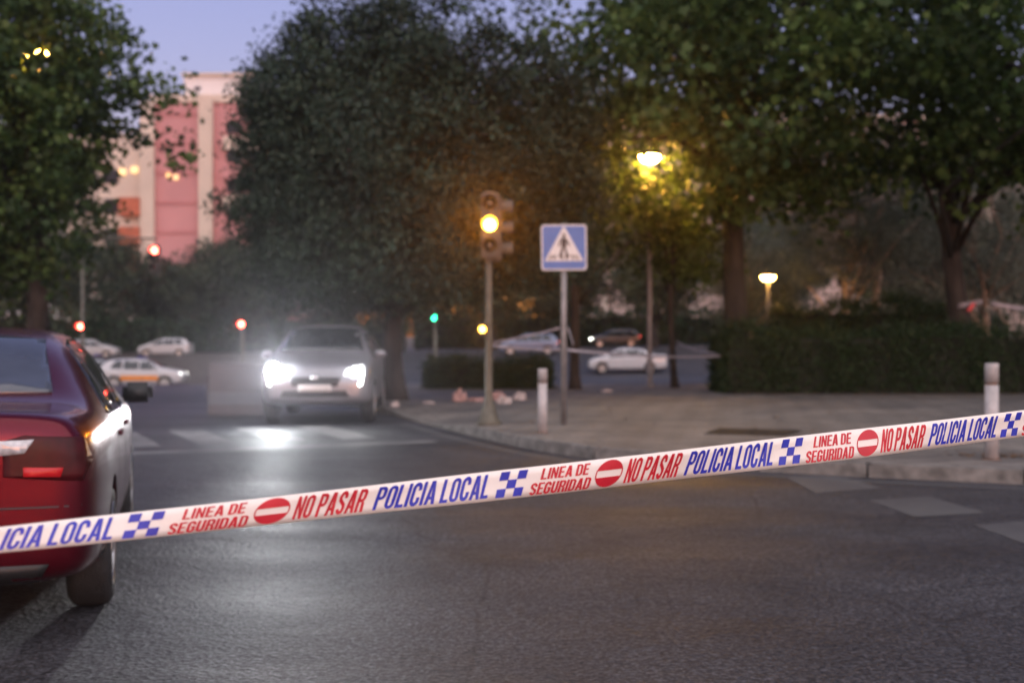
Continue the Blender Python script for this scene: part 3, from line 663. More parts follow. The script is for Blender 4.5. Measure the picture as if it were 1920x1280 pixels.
def patch(bv, poly, axis, sgn, name, m, parent, lift=.004, cell=.06, hole=None, round_=0):
    """a panel fitted to the body: outline in (y,z) for axis 'x' or (x,z) for axis 'y' or (x,y) for axis 'z'"""
    bm = bmesh.new(); P = [Vector((a, b, 0)) for a, b in poly]
    loops = [P] + ([[Vector((a, b, 0)) for a, b in hole]] if hole else [])
    fl = [v for l in loops for v in l]; vs = [bm.verts.new(v) for v in fl]
    for t in tessellate_polygon(loops): bm.faces.new([vs[i] for i in t])
    lo = [min(v[i] for v in fl) for i in (0, 1)]; hi = [max(v[i] for v in fl) for i in (0, 1)]
    for i in (0, 1):
        n = int((hi[i] - lo[i]) / cell)
        for k in range(1, n + 1):
            co = [0, 0, 0]; no = [0, 0, 0]; co[i] = lo[i] + (hi[i] - lo[i]) * k / (n + 1); no[i] = 1
            bmesh.ops.bisect_plane(bm, geom=bm.verts[:] + bm.edges[:] + bm.faces[:], plane_co=co, plane_no=no, dist=1e-5)
    dead = []; nrm_ = {}
    for v in bm.verts:
        a, b = v.co.x, v.co.y
        if axis == 'x': o_, d_ = Vector((sgn * 3, a, b)), Vector((-sgn, 0, 0))
        elif axis == 'y': o_, d_ = Vector((a, sgn * 5, b)), Vector((0, -sgn, 0))
        else: o_, d_ = Vector((a, b, 4)), Vector((0, 0, -1))
        h = bv.ray_cast(o_, d_)
        if h[0] is None:
            dead.append(v); continue
        nn = h[1].normalized()
        if nn.dot(d_) > 0: nn = -nn
        v.co = h[0]; nrm_[v] = nn
    if dead: bmesh.ops.delete(bm, geom=dead, context='VERTS')
    be = [e for e in bm.edges if len(e.link_faces) == 1]
    low = {}
    for e in be:
        for v in e.verts:
            if v not in low: low[v] = bm.verts.new(v.co - nrm_[v] * .004)
    for v in list(nrm_):
        if v.is_valid: v.co = v.co + nrm_[v] * lift
    for e in be:
        a, b = e.verts; bm.faces.new((a, b, low[b], low[a]))
    return obj(name, bm, m, parent, smooth=True)
def rect(a0, b0, a1, b1): return [(a0, b0), (a1, b0), (a1, b1), (a0, b1)]
def wheel(parent, x, y, r, w, rim_m, spokes=10, detail=True):
    e = empty('wheel', (x, y, r)); e.parent = parent; s = 1 if x > 0 else -1
    Mx = Matrix.Rotation(R(90) * s, 4, 'Y'); bm = bmesh.new()
    pr = [(r * .66, -w / 2), (r * .86, -w / 2 - .004), (r * .97, -w / 2 + .02), (r, -w * .28), (r, w * .28), (r * .97, w / 2 - .02), (r * .86, w / 2 + .004), (r * .68, w / 2), (r * .66, w / 2 - .03)]
    lathe(bm, pr, 36, Mx); obj('tyre', bm, M_rubber, e, smooth=True)
    bm = bmesh.new()
    lathe(bm, [(r * .70, w / 2 - .012), (r * .685, w / 2 + .004), (r * .64, w / 2 - .004), (r * .62, w / 2 - .05)], 36, Mx)
    bm2 = bmesh.new(); lathe(bm2, [(r * .62, w / 2 - .09), (r * .60, w / 2 - .085)], 36, Mx); obj('brake_disc', bm2, M_black, e)
    for k in range(spokes):
        q = Matrix.Rotation(2 * math.pi * k / spokes, 4, 'Z'); V = []
        for rr_, hw, z in ((r * .12, .026, w / 2 - .014), (r * .66, .019, w / 2 - .006)):
            for sx in (-1, 1):
                for dz in (0, -.03): V.append(bm.verts.new(Mx @ (q @ Vector((rr_, sx * hw, z + dz)))))
        for f in ((0, 2, 6, 4), (1, 5, 7, 3), (0, 4, 5, 1), (2, 3, 7, 6), (0, 1, 3, 2), (4, 6, 7, 5)): bm.faces.new([V[i] for i in f])
    lathe(bm, [(r * .17, w / 2 - .05), (r * .17, w / 2 - .006), (r * .10, w / 2 + .004)], 16, Mx)
    obj('rim', bm, rim_m, e)
    return e
def build_car(key, name, label, loc, rz, paint, group=None, head=None, tail=None, extras=None, cat='car'):
    S = {'sedan': SEDAN, 'hatch': HATCH, 'suv': SUV}[key]; cutm, bv = shell(key, S)
    c = empty(name, loc, rz, label, cat, group)
    me = cutm.copy(); me.materials.clear(); me.materials.append(paint); me.materials.append(M_black)
    link('body', me, c)
    zs, zt = {'sedan': (.985, 1.41), 'hatch': (.975, 1.42), 'suv': (1.075, 1.555)}[key]
    yb = S['L'][0]; yf = S['L'][1]
    for s in (-1, 1):
        if key == 'sedan':
            F = [(1.02, zs - .03), (.62, zt - .075), (.45, zt - .02), (.10, zt + .0), (.10, zs - .03)]
            Rr = [(.03, zs - .02), (.03, zt), (-.42, zt), (-.72, zt - .035), (-.80, zs - .0)]
            Q = [(-.86, zs + .0), (-.79, zt - .06), (-.98, zt - .16), (-1.22, zs + .07), (-1.20, zs + .02)]
        else:
            k = zt - zs
            F = [(.98, zs - .02), (.50, zt - .08), (.32, zt - .02), (.02, zt), (.02, zs - .02)]
            Rr = [(-.05, zs - .02), (-.05, zt), (-.85, zt), (-.85, zs - .0)]
            Q = [(-.93, zs + .01), (-.93, zt - .01), (-1.32, zt - .05), (-1.55, zs + .10), (-1.5, zs + .03)]
        for P in (F, Rr, Q): patch(bv, P, 'x', s, 'side_window', M_glass, c, cell=.12)
        mb = bmesh.new()
        my, mz = (.80, zs + .045)
        box(mb, (s * (S['wb'] + .045), my, mz), (.21, .10, .145), bev=.035)
        tube(mb, [(s * (S['wb'] - .05), my + .02, mz - .05), (s * (S['wb'] + .03), my, mz - .03)], [.022, .022], 6)
        obj('mirror', mb, extras['mirror'] if extras and 'mirror' in extras else paint, c, smooth=True)
        for y in S['ax']: wheel(c, s * (S['wb'] - .125), y, S['tyre'], .215, extras.get('rim', M_alloy) if extras else M_alloy)
        for y0 in (.06, -.82 if key == 'sedan' else -.88):
            h = bmesh.new(); hx = S['wb'] * (.985 if key == 'sedan' else .985)
            hit = bv.ray_cast(Vector((s * 3, y0 - .02 + (.18 if False else 0), zs - .12)), Vector((-s, 0, 0)))
            if hit[0]:
                box(h, (hit[0].x + s * .012, y0 + .12, zs - .12), (.03, .2, .03), bev=.008); obj('door_handle', h, paint, c, smooth=True)
    # screens
    if key == 'sedan':
        patch(bv, [(-.60, 1.14), (.60, 1.14), (.50, 1.40), (.3, 1.42), (-.3, 1.42), (-.50, 1.40)], 'y', -1, 'rear_window', M_rglass, c, cell=.05, lift=.014)
        patch(bv, [(-.70, 1.04), (.70, 1.04), (.55, 1.42), (.3, 1.44), (-.3, 1.44), (-.55, 1.42)], 'y', 1, 'windscreen', M_glass, c, cell=.1)
    else:
        patch(bv, [(-.60, zs + .10), (.60, zs + .10), (.53, zt - .03), (-.53, zt - .03)], 'y', -1, 'rear_window', M_glass, c, cell=.1, lift=.01)
        patch(bv, [(-.70, zs + .10), (.70, zs + .10), (.56, zt - .01), (.3, zt + .02), (-.3, zt + .02), (-.56, zt - .01)], 'y', 1, 'windscreen', M_glass, c, cell=.1)
    hm = head or mat('lamp_clear', (.45, .45, .46), .15, vary=.3, vscale=30, coat=.6); tm = tail or mat('lamp_red', (.25, .008, .01), .15, vary=.3, vscale=20, coat=.6)
    zh = {'sedan': .66, 'hatch': .70, 'suv': .84}[key]; zl = {'sedan': .88, 'hatch': .92, 'suv': .98}[key]
    for s in (-1, 1):
        if not (extras and extras.get('own_heads')):
            patch(bv, [(s * .42, zh - .055), (s * .66, zh - .05), (s * .74, zh + .02), (s * .72, zh + .085), (s * .45, zh + .02)], 'y', 1, 'headlight', hm, c)
        if not (extras and extras.get('own_tails')):
            patch(bv, [(s * .46, zl - .10), (s * .74, zl - .12), (s * .76, zl + .03), (s * .48, zl + .05)], 'y', -1, 'tail_light', tm, c)
    zg = {'sedan': .56, 'hatch': .55, 'suv': .70}[key]
    patch(bv, [(-.36, zg - .07), (.36, zg - .07), (.42, zg + .07), (-.42, zg + .07)], 'y', 1, 'grille', M_black, c)
    patch(bv, [(-.55, zg - .24), (.55, zg - .24), (.5, zg - .14), (-.5, zg - .14)], 'y', 1, 'air_intake', M_black, c)
    pm = mat('plate_white', (.62, .6, .58), .5, vary=.1)
    for sg, z in ((1, zg - .105), (-1, {'sedan': .80, 'hatch': .70, 'suv': .78}[key])):
        patch(bv, rect(-.26, z - .055, .26, z + .055) if sg < 0 else rect(-.26, z - .05, .26, z + .055), 'y', sg, 'number_plate', pm, c, lift=.012)
    return c, bv
M_red = mat('red_metallic_paint', (0.115, 0.0012, 0.012), 0.27, 0.72, vary=0.06, vscale=3, coat=.35)
M_whitep = mat('white_paint', (0.48, 0.475, 0.49), 0.3, vary=0.04, vscale=3, coat=.8)
M_silver = mat('silver_paint', (0.30, 0.31, 0.34), 0.3, 0.5, vary=0.05, vscale=3, coat=.8)
M_bluep = mat('pale_blue_paint', (0.13, 0.16, 0.24), 0.3, 0.2, vary=0.05, vscale=3, coat=.8)
M_darkp = mat('dark_paint', (0.018, 0.019, 0.022), 0.3, vary=0.1, vscale=3, coat=.8)
def emis(name, col, s): return mat(name, (0.3, 0.3, 0.3), .3, vary=.05, emit=col, estr=s)
E_red = emis('lit_red_lamp', (1, .03, .02), 3.0)

# red sedan close by
car, bv = build_car('sedan', 'parked_car', 'dark red saloon seen from behind, close on the left, behind the lettered tape', (-3.373, 7.509, 0), R(15.7), M_red,
                    extras=dict(own_tails=True, mirror=M_black))
for s in (-1, 1):
    tl = patch(bv, [(s * .47, .80), (s * .80, .77), (s * .835, .86), (s * .80, .965), (s * .56, .985), (s * .47, .96)], 'y', -1, 'tail_light', mat('tail_lens_dark', (.045, .002, .004), .35, vary=.4, vscale=14, spec=.25), car, lift=.008, cell=.04)
    patch(bv, [(s * .555, .800), (s * .71, .794), (s * .72, .835), (s * .555, .842)], 'y', -1, 'led_bar', mat('led_red', (.35, .01, .01), .3, vary=.1, emit=(1, .01, .03), estr=.035), tl, lift=.012, cell=.04)
    patch(bv, [(s * .44, .895), (s * .56, .905), (s * .60, .965), (s * .44, .96)], 'y', -1, 'reversing_lamp', mat('lens_white', (.5, .5, .52), .15, vary=.3, vscale=30, coat=.8), tl, lift=.013, cell=.04)
    # seams between the panels
    for P in (rect(-.835, .42, -.827, .96), rect(.062, .32, .070, .94), rect(1.03, .42, 1.038, .90)):
        patch(bv, P, 'x', s, 'panel_gap', M_black, car, lift=.0012, cell=.05)
    patch(bv, [(-1.2, .935), (1.05, .885), (1.05, .897), (-1.2, .947)], 'x', s, 'waist_trim', M_chrome, car, lift=.004, cell=.08)
    patch(bv, rect(-1.9, .33, -1.62, .37) if s < 0 else rect(-1.9, .33, -1.62, .37), 'x', s, 'side_reflector', M_black, car, lift=.002)
patch(bv, [(-.62, .545), (.62, .545), (.62, .553), (-.62, .553)], 'y', -1, 'panel_gap', M_black, car, lift=.0012)
patch(bv, [(-.80, .655), (.80, .655), (.80, .663), (-.80, .663)], 'y', -1, 'panel_gap', M_black, car, lift=.0012)
patch(bv, [(-.60, .30), (.60, .30), (.66, .40), (-.66, .40)], 'y', -1, 'rear_diffuser', M_black, car, lift=.006)
patch(bv, [(-.72, .475), (-.42, .475), (-.42, .505), (-.72, .505)], 'y', -1, 'bumper_reflector', mat('lamp_red', (.25, .008, .01), .15), car, lift=.006)
patch(bv, [(.42, .475), (.72, .475), (.72, .505), (.42, .505)], 'y', -1, 'bumper_reflector', mat('lamp_red', (.25, .008, .01), .15), car, lift=.006)
bm = bmesh.new(); tube(bm, [(0, -.95, 1.44), (0, -1.08, 1.50), (0, -1.16, 1.505)], [.03, .022, .008], 8); obj('roof_antenna', bm, M_red, car, smooth=True)

# car with blazing headlights
E_head = emis('blazing_headlight', (.93, .97, 1.0), 80.0)
E_head2 = emis('lit_headlight', (.93, .97, 1.0), 20.0)
E_full = emis('headlight_flooded', (.93, .97, 1.0), 5.0); E_part = emis('headlight_glow', (.93, .97, 1.0), 1.0)
E_drl = emis('running_light', (.97, 1.0, .92), 10.0)
HC = (-3.27, 21.3, 0); HR = R(180 + 3)
hcar, hb = build_car('suv', 'parked_car', 'grey car facing the tape with dazzling headlights, stopped at the zebra crossing', HC, HR, mat('grey_paint', (.24, .24, .26), .32, .4, vary=.05, vscale=3, coat=.6), extras=dict(own_heads=True))
for s in (-1, 1):
    hl = patch(hb, [(s * .46, .80), (s * .72, .80), (s * .78, .90), (s * .74, .965), (s * .50, .90)], 'y', 1, 'headlight', E_full if s > 0 else E_part, hcar)
    bx = bmesh.new(); q = .125 if s > 0 else .06; lathe(bx, [(.001, 0), (q * .8, .002), (q, .0), (q * .95, -.02)], 18, Matrix.Translation((s * .65, 2.215, .875)) @ Matrix.Rotation(R(-90), 4, 'X'))
    obj('projector_lamp', bx, E_head if s > 0 else E_head2, hl)
    patch(hb, [(s * .70, .64), (s * .735, .645), (s * .765, .84), (s * .735, .85)], 'y', 1, 'running_light', E_drl, hcar, lift=.01)
    ld = bpy.data.lights.new('headlight_beam', 'SPOT'); ld.energy = 340 if s > 0 else 60; ld.spot_size = R(22); ld.spot_blend = 1.0; ld.shadow_soft_size = .06; ld.color = (.96, .98, 1.0)
    lo = bpy.data.objects.new('headlight_beam', ld); COL.objects.link(lo); lo.parent = hcar; lo.location = (s * .65, 2.30, .875); lo.rotation_euler = (R(90 + 3.0), 0, R(6.7) if s > 0 else R(5.5))
patch(hb, [(-.06, .735), (.06, .735), (.06, .80), (-.06, .80)], 'y', 1, 'emblem', M_chrome, hcar, lift=.02)
for i, (key, x, y, rz, pt, lb, kw) in enumerate([
    ('suv', -19.7, 64, R(-90), M_whitep, 'white patrol car with an orange side stripe, in the dip beyond the red car', dict(head=emis('far_headlight', (1, .97, .9), 1.2), tail=emis('far_tail', (1, .05, .02), .2))),
    ('hatch', -32.6, 93, R(-90), M_whitep, 'small white hatchback parked beside the lower red signal', {}),
    ('hatch', -27.1, 93.5, R(90), M_whitep, 'small white hatchback parked alone in front of the pink building', {}),
    ('hatch', -23.8, 69, R(-84), M_silver, 'grey car just behind the tail of the patrol car', {}),
    ('sedan', 6.6, 70, R(90), M_whitep, 'white saloon parked beyond the tall lamp post', {}),
    ('hatch', 1.15, 82, R(90), M_bluep, 'pale blue car seen between the amber pole and the crossing sign', dict(tail=emis('far_tail2', (1, .05, .02), .6))),
    ('hatch', 8.4, 98, R(90), M_darkp, 'dark car with its lamps lit, farther back than the white saloon', dict(head=emis('far_headlight2', (.95, 1, .8), 9.0), tail=emis('far_tail3', (1, .05, .02), 2.0))),
    ('suv', -6.7, 52, R(4), M_darkp, 'dark car driving away with red tail lamps, beyond the dazzling headlights', dict(tail=emis('far_tail4', (1, .06, .04), .5)))]):
    cc, cb = build_car(key, 'parked_car', lb, (x, y, gz(x, y)), rz, pt, **kw)
    if 'patrol' in lb:
        for s in (-1, 1):
            patch(cb, rect(-1.0, .48, 1.0, .74), 'x', s, 'side_stripe', mat('orange_reflective', (.75, .24, .01), .5, vary=.1), cc)
        bm = bmesh.new(); box(bm, (0, -.1, 1.70), (1.1, .24, .09), bev=.03); obj('light_bar', bm, mat('bar_blue', (.02, .04, .3), .2), cc)

# ------------------------------------------------------------------ street furniture
rb = empty('road_barrier', (-5.0, 22.0, 0), R(8), 'low pale plastic road barrier beside the dazzling headlights', 'barrier')
bm = bmesh.new(); prism(bm, [(-.25, 0), (.25, 0), (.25, .18), (.11, .40), (.08, .93), (-.08, .93), (-.11, .40), (-.25, .18)], lambda a, b: Vector((-.56, a, b)), lambda a, b: Vector((.56, a, b))); obj('body', bm, mat('pale_plastic', (.07, .068, .078), .5, vary=.08, vscale=4), rb)
bm = bmesh.new(); box(bm, (.575, 0, .45), (.03, .10, .5)); box(bm, (-.575, 0, .45), (.03, .10, .5)); obj('connector', bm, M_black, rb)
def bollard(label, x, y, h, r):
    b = empty('bollard', (x, y, .135), 0, label, 'bollard', 'steel bollards along the pavement edge')
    bm = bmesh.new(); lathe(bm, [(r, -.05), (r, h * .775)], 24); obj('post', bm, M_bollard, b, smooth=False)
    bm = bmesh.new(); lathe(bm, [(r * .95, h * .775), (r * .95, h * .80)], 24); obj('rusty_band', bm, M_rust, b)
    bm = bmesh.new(); lathe(bm, [(r, h * .80), (r, h * .985), (r * .95, h)], 24); obj('cap', bm, M_bollard, b)
    bm = bmesh.new(); lathe(bm, [(r * 1.5, -.01), (r * 1.45, .004), (r * 1.05, .012)], 24); obj('base_collar', bm, M_rust, b)
    for n_ in b.children:
        n_.data.polygons.foreach_set('use_smooth', [len(p.vertices) == 4 for p in n_.data.polygons])
bollard('grey bollard beside the pole of the crossing sign', .41, 16.0, .86, .062)
bollard('grey bollard at the right, standing behind the end of the lettered tape', 5.04, 12.55, 1.01, .070)

# pedestrian crossing sign
SX, SY = .762, 17.6
sg = empty('crossing_sign', (SX, SY, .13), 0, 'square blue sign with a walking figure in a white triangle on a grey pole', 'road sign')
bm = bmesh.new(); lathe(bm, [(.045, -.05), (.045, 2.95)], 20); obj('pole', bm, M_pole, sg, smooth=False)
for n_ in sg.children: n_.data.polygons.foreach_set('use_smooth', [len(p.vertices) == 4 for p in n_.data.polygons])
pl = empty('sign_plate', (0, -.06, 2.60)); pl.parent = sg; pl.rotation_euler = (0, R(-.6), R(2))
hs = .335
def sign_layer(name, poly, y, m, th=.004, parent=pl, hole=None):
    bm = bmesh.new(); prism(bm, poly, lambda a, b: Vector((a, y, b)), lambda a, b: Vector((a, y - th, b)), hole); return obj(name, bm, m, parent)
M_sblue = mat('sign_blue', (.035, .13, .38), .35, vary=.08); M_swhite = mat('sign_white', (.62, .60, .58), .35, vary=.06); M_sblack = mat('sign_black', (.012, .012, .014), .4, vary=.1)
sign_layer('backing', rr(-hs, -hs, hs, hs, .05), .02, M_pole, .02)
sign_layer('white_border', rr(-hs, -hs, hs, hs, .05), 0, M_swhite)
sign_layer('blue_field', rr(-hs + .022, -hs + .022, hs - .022, hs - .022, .035), -.004, M_sblue)
sign_layer('white_triangle', [(-.285, -.20), (.285, -.20), (.012, .30), (-.012, .30)], -.008, M_swhite)
def fig(polys, name):
    bm = bmesh.new()
    for p in polys: prism(bm, p, lambda a, b: Vector((a, -.012, b)), lambda a, b: Vector((a, -.0155, b)))
    obj(name, bm, M_sblack, pl)
cir = lambda cx, cy, r, n=14: [(cx + r * math.cos(2 * math.pi * k / n), cy + r * math.sin(2 * math.pi * k / n)) for k in range(n)]
fig([cir(0, .175, .026), [(-.035, .14), (.03, .14), (.036, .06), (.03, .0), (-.035, .0), (-.036, .07)],
     [(-.040, .135), (-.062, .10), (-.085, .02), (-.066, .015), (-.046, .075)], [(.035, .135), (.055, .10), (.088, .035), (.072, .022), (.038, .078)],
     [(-.035, -.004), (-.002, -.004), (-.022, -.075), (-.055, -.15), (-.085, -.15), (-.058, -.07)], [(.002, -.004), (.03, -.004), (.045, -.07), (.082, -.135), (.055, -.15), (.016, -.085)]], 'walking_figure')
fig([[(x0 * 1.06 - .013, -.175), (x0 * 1.06 + .017, -.175), (x0 * .86 + .013, -.108), (x0 * .86 - .012, -.108)] for x0 in (-.205, -.145, -.03, .035, .13, .19)], 'crossing_bars')

# traffic lights
E_amber = emis('lit_amber', (1, .40, .02), 30.0); E_amber2 = emis('lit_amber_small', (1, .42, .03), 12.0)
E_redsig = emis('lit_red_signal', (1, .05, .03), 14.0); E_green = emis('lit_green_signal', (.02, .9, .35), 3.0)
M_off = mat('unlit_lens', (.03, .025, .02), .2, vary=.3)
M_house = mat('signal_housing', (.06, .05, .04), .5, vary=.3)
def signal_head(parent, loc, rz, lens, r=.10, pitch=.30, name='signal_head'):
    e = empty(name, loc, rz); e.parent = parent; n = len(lens); bm = bmesh.new()
    box(bm, (0, 0, 0), (r * 2.9, .16, pitch * n + .04), bev=.025)
    for i in range(n):
        z = (n - 1) / 2 * pitch - i * pitch; seg = 14; V = []
        for y, k in ((-.078, 1.0), (-.078 - r * 1.7, 1.08)):      # visor
            V.append([bm.verts.new((r * 1.18 * k * math.cos(R(-25 + 230 * q / seg)), y, z + r * 1.18 * k * math.sin(R(-25 + 230 * q / seg)))) for q in range(seg + 1)])
        for q in range(seg): bm.faces.new((V[0][q], V[0][q + 1], V[1][q + 1], V[1][q]))
    obj('housing', bm, M_house, e)
    for i, m in enumerate(lens):
        z = (n - 1) / 2 * pitch - i * pitch; b = bmesh.new()
        lathe(b, [(r, -.0), (r, .012), (r * .7, .03), (r * .3, .04)], 20, Matrix.Translation((0, -.079, z)) @ Matrix.Rotation(R(90), 4, 'X'))
        obj('lens', b, m, e, smooth=True)
    return e
def pole_profile(t, prof, m=M_dpole, seg=20):
    bm = bmesh.new(); lathe(bm, prof, seg); o = obj('pole', bm, m, t); o.data.polygons.foreach_set('use_smooth', [len(p.vertices) == 4 for p in o.data.polygons])
def lamp_point(parent, loc, energy, col, r=.08):
    energy *= .35; ld = bpy.data.lights.new('lamp_glow', 'POINT'); ld.energy = energy; ld.color = col; ld.shadow_soft_size = r
    o = bpy.data.objects.new('lamp_glow', ld); COL.objects.link(o); o.parent = parent; o.location = loc
def beam(parent, loc, energy, col, r=.06):
    ld = bpy.data.lights.new('signal_beam', 'SPOT'); ld.energy = energy; ld.color = col; ld.shadow_soft_size = r; ld.spot_size = R(30); ld.spot_blend = 1
    o = bpy.data.objects.new('signal_beam', ld); COL.objects.link(o); o.parent = parent; o.location = loc; o.rotation_euler = (R(89), 0, R(180 - 1.5))
TX, TY = -.345, 17.75
tl = empty('traffic_light', (TX, TY, .13), 0, 'traffic light with amber lamps lit, on a flared olive pole at the pavement corner', 'traffic light')
pole_profile(tl, [(.185, -.03), (.185, .035), (.16, .05), (.145, .06), (.065, .36), (.062, .38), (.055, 1.0), (.052, 2.7), (.05, 3.45)])
signal_head(tl, (.02, -.15, 2.93), 0, [M_off, E_amber, M_off], r=.09, pitch=.31)
signal_head(tl, (.11, .12, 2.90), R(92), [M_off, M_off, M_off], r=.10, pitch=.31)
signal_head(tl, (-.09, -.10, 1.40), 0, [E_amber2], r=.045, pitch=.16)
bm = bmesh.new(); box(bm, (0, -.05, 2.42), (.10, .16, .05)); box(bm, (0, -.05, 3.40), (.10, .16, .05)); box(bm, (-.06, -.05, 1.40), (.10, .06, .04)); obj('bracket', bm, M_house, tl)
beam(tl, (.02, -.34, 2.93), 150, (1, .30, .01)); beam(tl, (-.09, -.27, 1.40), 12, (1, .45, .04), .03)
# overhead red signal and its repeater
def red_mast(label, px, Y, arm=None, rep_py=610, lens=None, h=3.0):
    x = (px - 960) / FPX * Y; g0 = gz(x, Y); t = empty('traffic_light', (x, Y, g0), 0, label, 'traffic light'); z = lambda py: CAM_H - (py - HY) / FPX * Y - g0
    top = z(arm[1]) + .5 if arm else h
    pole_profile(t, [(.16, 0), (.12, .3), (.08, .4), (.065, top)])
    signal_head(t, (0, -.16, z(rep_py)), 0, [lens or E_redsig], r=.12, pitch=.30)
    if arm:
        ax = (arm[0] - px) / FPX * Y; bm = bmesh.new(); tube(bm, [(0, 0, top - .1), (ax * .4, 0, top + .05), (ax, 0, top)], [.06, .05, .04], 8); obj('arm', bm, M_dpole, t, smooth=True)
        signal_head(t, (ax, -.12, z(arm[1]) - .36), 0, [lens or E_redsig, M_off, M_off], r=.14, pitch=.36)
    return t
red_mast('traffic light with an overhead red lamp and a low red repeater, beyond the red car', 155, 50, (293, 470), 612)
red_mast('short traffic signal post with one red lamp, just above the dazzling headlight', 455, 50, None, 608, h=2.6)
red_mast('slim post with a small green pedestrian light, right of the evergreen trunk', 816, 52, None, 596, E_green, h=3.4)

# street lamps
M_lampglass = emis('sodium_bowl', (1, .46, .07), 170.0); M_lampglass2 = emis('dim_sodium_bowl', (1, .50, .09), 40.0)
def street_lamp(label, px, base_z, Y, top_py, r, energy, s=1):
    energy *= 3
    x = (px - 960) / FPX * Y; z = CAM_H - (top_py - HY) / FPX * Y - base_z
    t = empty('street_lamp', (x, Y, base_z), 0, label, 'street lamp', 'globe lamps in the park')
    pole_profile(t, [(.14, -.03), (.14, .05), (.075, .08), (.065, 1.0), (.05, z - .15), (.045, z - r * .5)], M_pole)
    bm = bmesh.new(); lathe(bm, [(.05, -r * .55)] + [(r * math.cos(R(a)), r * .7 * math.sin(R(a))) for a in range(-60, 6, 12)], 24, Matrix.Translation((0, 0, z))); obj('lit_bowl', bm, M_lampglass if r > .22 else M_lampglass2, t, smooth=True)
    bm = bmesh.new(); lathe(bm, [(r * 1.06, r * .03), (r * 1.05, r * .12), (r * .5, r * .38), (r * .1, r * .42)], 24, Matrix.Translation((0, 0, z))); obj('hood', bm, M_dpole, t, smooth=True)
    return t
street_lamp('tall street lamp with a bright yellow bowl among the leaves, on a slim grey post', 1218, .12, 30.5, 293, .26, 260)
street_lamp('low street lamp with a glowing half bowl, seen over the clipped hedge', 1440, gz(7.3, 34.2), 34.2, 518, .2, 90)
street_lamp('street lamp nearly hidden inside the crown of the left plane tree', 70, 0, 27.5, 100, .26, 220)

# manhole cover on the pavement
mh = empty('manhole_cover', (3.22, 16.05, .132), R(-22), 'dark square metal cover set in the pavement near the crossing sign', 'manhole cover')
bm = bmesh.new(); box(bm, (0, 0, 0), (1.15, 1.2, .012)); obj('frame', bm, mat('cast_iron_frame', (.03, .03, .03), .7, 0, vary=.3, spec=.2), mh)
bm = bmesh.new()
for i in range(2): box(bm, (-.27 + .54 * i, 0, .008), (.52, 1.08, .014), bev=.004)
obj('lid', bm, mat('cast_iron', (.022, .021, .021), .7, 0, spec=.2, vary=.4, vscale=30, bump=.6, bscale=50), mh)

# dry leaves blown along the hedge foot and the kerb
g_ = np.random.default_rng(77); X = np.concatenate([g_.uniform(4.9, 17, 500), g_.normal(5.3, .5, 160), g_.uniform(-.3, 14, 260)]); Y = np.concatenate([26.9 - g_.exponential(.18, 500), g_.normal(12.75, .25, 160), g_.uniform(14.5, 26.5, 260)])
ok_ = Y > 12.45 - .46 * (X - 4.94) + .35
fl = leaves('fallen_leaves', np.stack([X, Y, np.full(len(X), .14)], 1)[ok_], .075, 'oval', leaf_mat('dry_leaf', (.10, .05, .02), (.24, .13, .05), .1), up=2.5); fl['kind'] = 'stuff'
# other tapes
M_tfar = mat('thin_tape_film', (0.30, 0.28, 0.31), 0.5, vary=0.3, vscale=6)
def tape_line(label, A, B, sag, w, reps, group='tapes tied across the park'):
    A, B = Vector(A), Vector(B); D = B - A; L = D.length / .82; n_ = Vector((D.y, -D.x, 0)).normalized()
    if n_.y > 0: n_ = -n_
    fl = 1 if D.x > 0 else -1
    pos = lambda k: A + D * (k / L) - Vector((0, 0, sag * 4 * (k / L) * (1 - k / L)))
    tw = random.uniform(0, 6)
    def acr(k): return (Vector((0, 0, 1)) + n_ * .5 * math.sin(k * .5 + tw)).normalized() * w
    t_ = make_tape(label, pos, 0, L, acr, lambda k: n_, [], group, step=.12); t_.data.materials[0] = M_tfar; return t_
tape_line('level tape from the amber traffic light pole to the crossing sign pole', (TX + .055, TY - .06, 1.29), (SX - .05, SY - .05, 1.23), .02, .034, range(0, 2))
tape_line('slanting tape climbing from the amber traffic light pole to high on the crossing sign pole', (TX + .055, TY + .0, 1.33), (SX - .05, SY, 1.55), .01, .03, range(0, 2))
tape_line('long tape from the crossing sign pole to the left end of the clipped hedge', (SX + .05, SY - .02, 1.23), at(1352, 667, 27.2), .06, .045, range(0, 14))
tape_line('short slack tape from the thin pale trunk to the clipped hedge', (4.15, 30.2, 1.30), at(1362, 662, 27.3), .1, .05, range(0, 4))
tape_line('tail of tape hanging loose beside the crossing sign pole', (SX + .06, SY - .03, 1.56), (SX + .14, SY - .05, 1.30), 0, .04, [])
tt = tape_line('white tape with a red band pulled round the leaning plane trunk', at(1796, 574, 28.8), at(1842, 566, 28.75), .0, .13, [])
bm = bmesh.new(); q0 = at(1812, 582, 28.70); q1 = at(1824, 563, 28.70)
prism(bm, [(0, 0), (.11, 0), (.23, .22), (.12, .22)], lambda a, b: Vector((q0.x + a, q0.y, q0.z - .02 + b * .9)), lambda a, b: Vector((q0.x + a, q0.y - .004, q0.z - .02 + b * .9))); obj('red_band', bm, M_tred, tt)
tape_line('white tape leading from the leaning plane trunk out of view to the right', at(1858, 569, 28.7), at(1990, 580, 28.5), .05, .11, [])
tape_line('tail of tape dangling right of the leaning plane trunk', at(1857, 572, 28.68), at(1859, 606, 28.68), .0, .07, [])

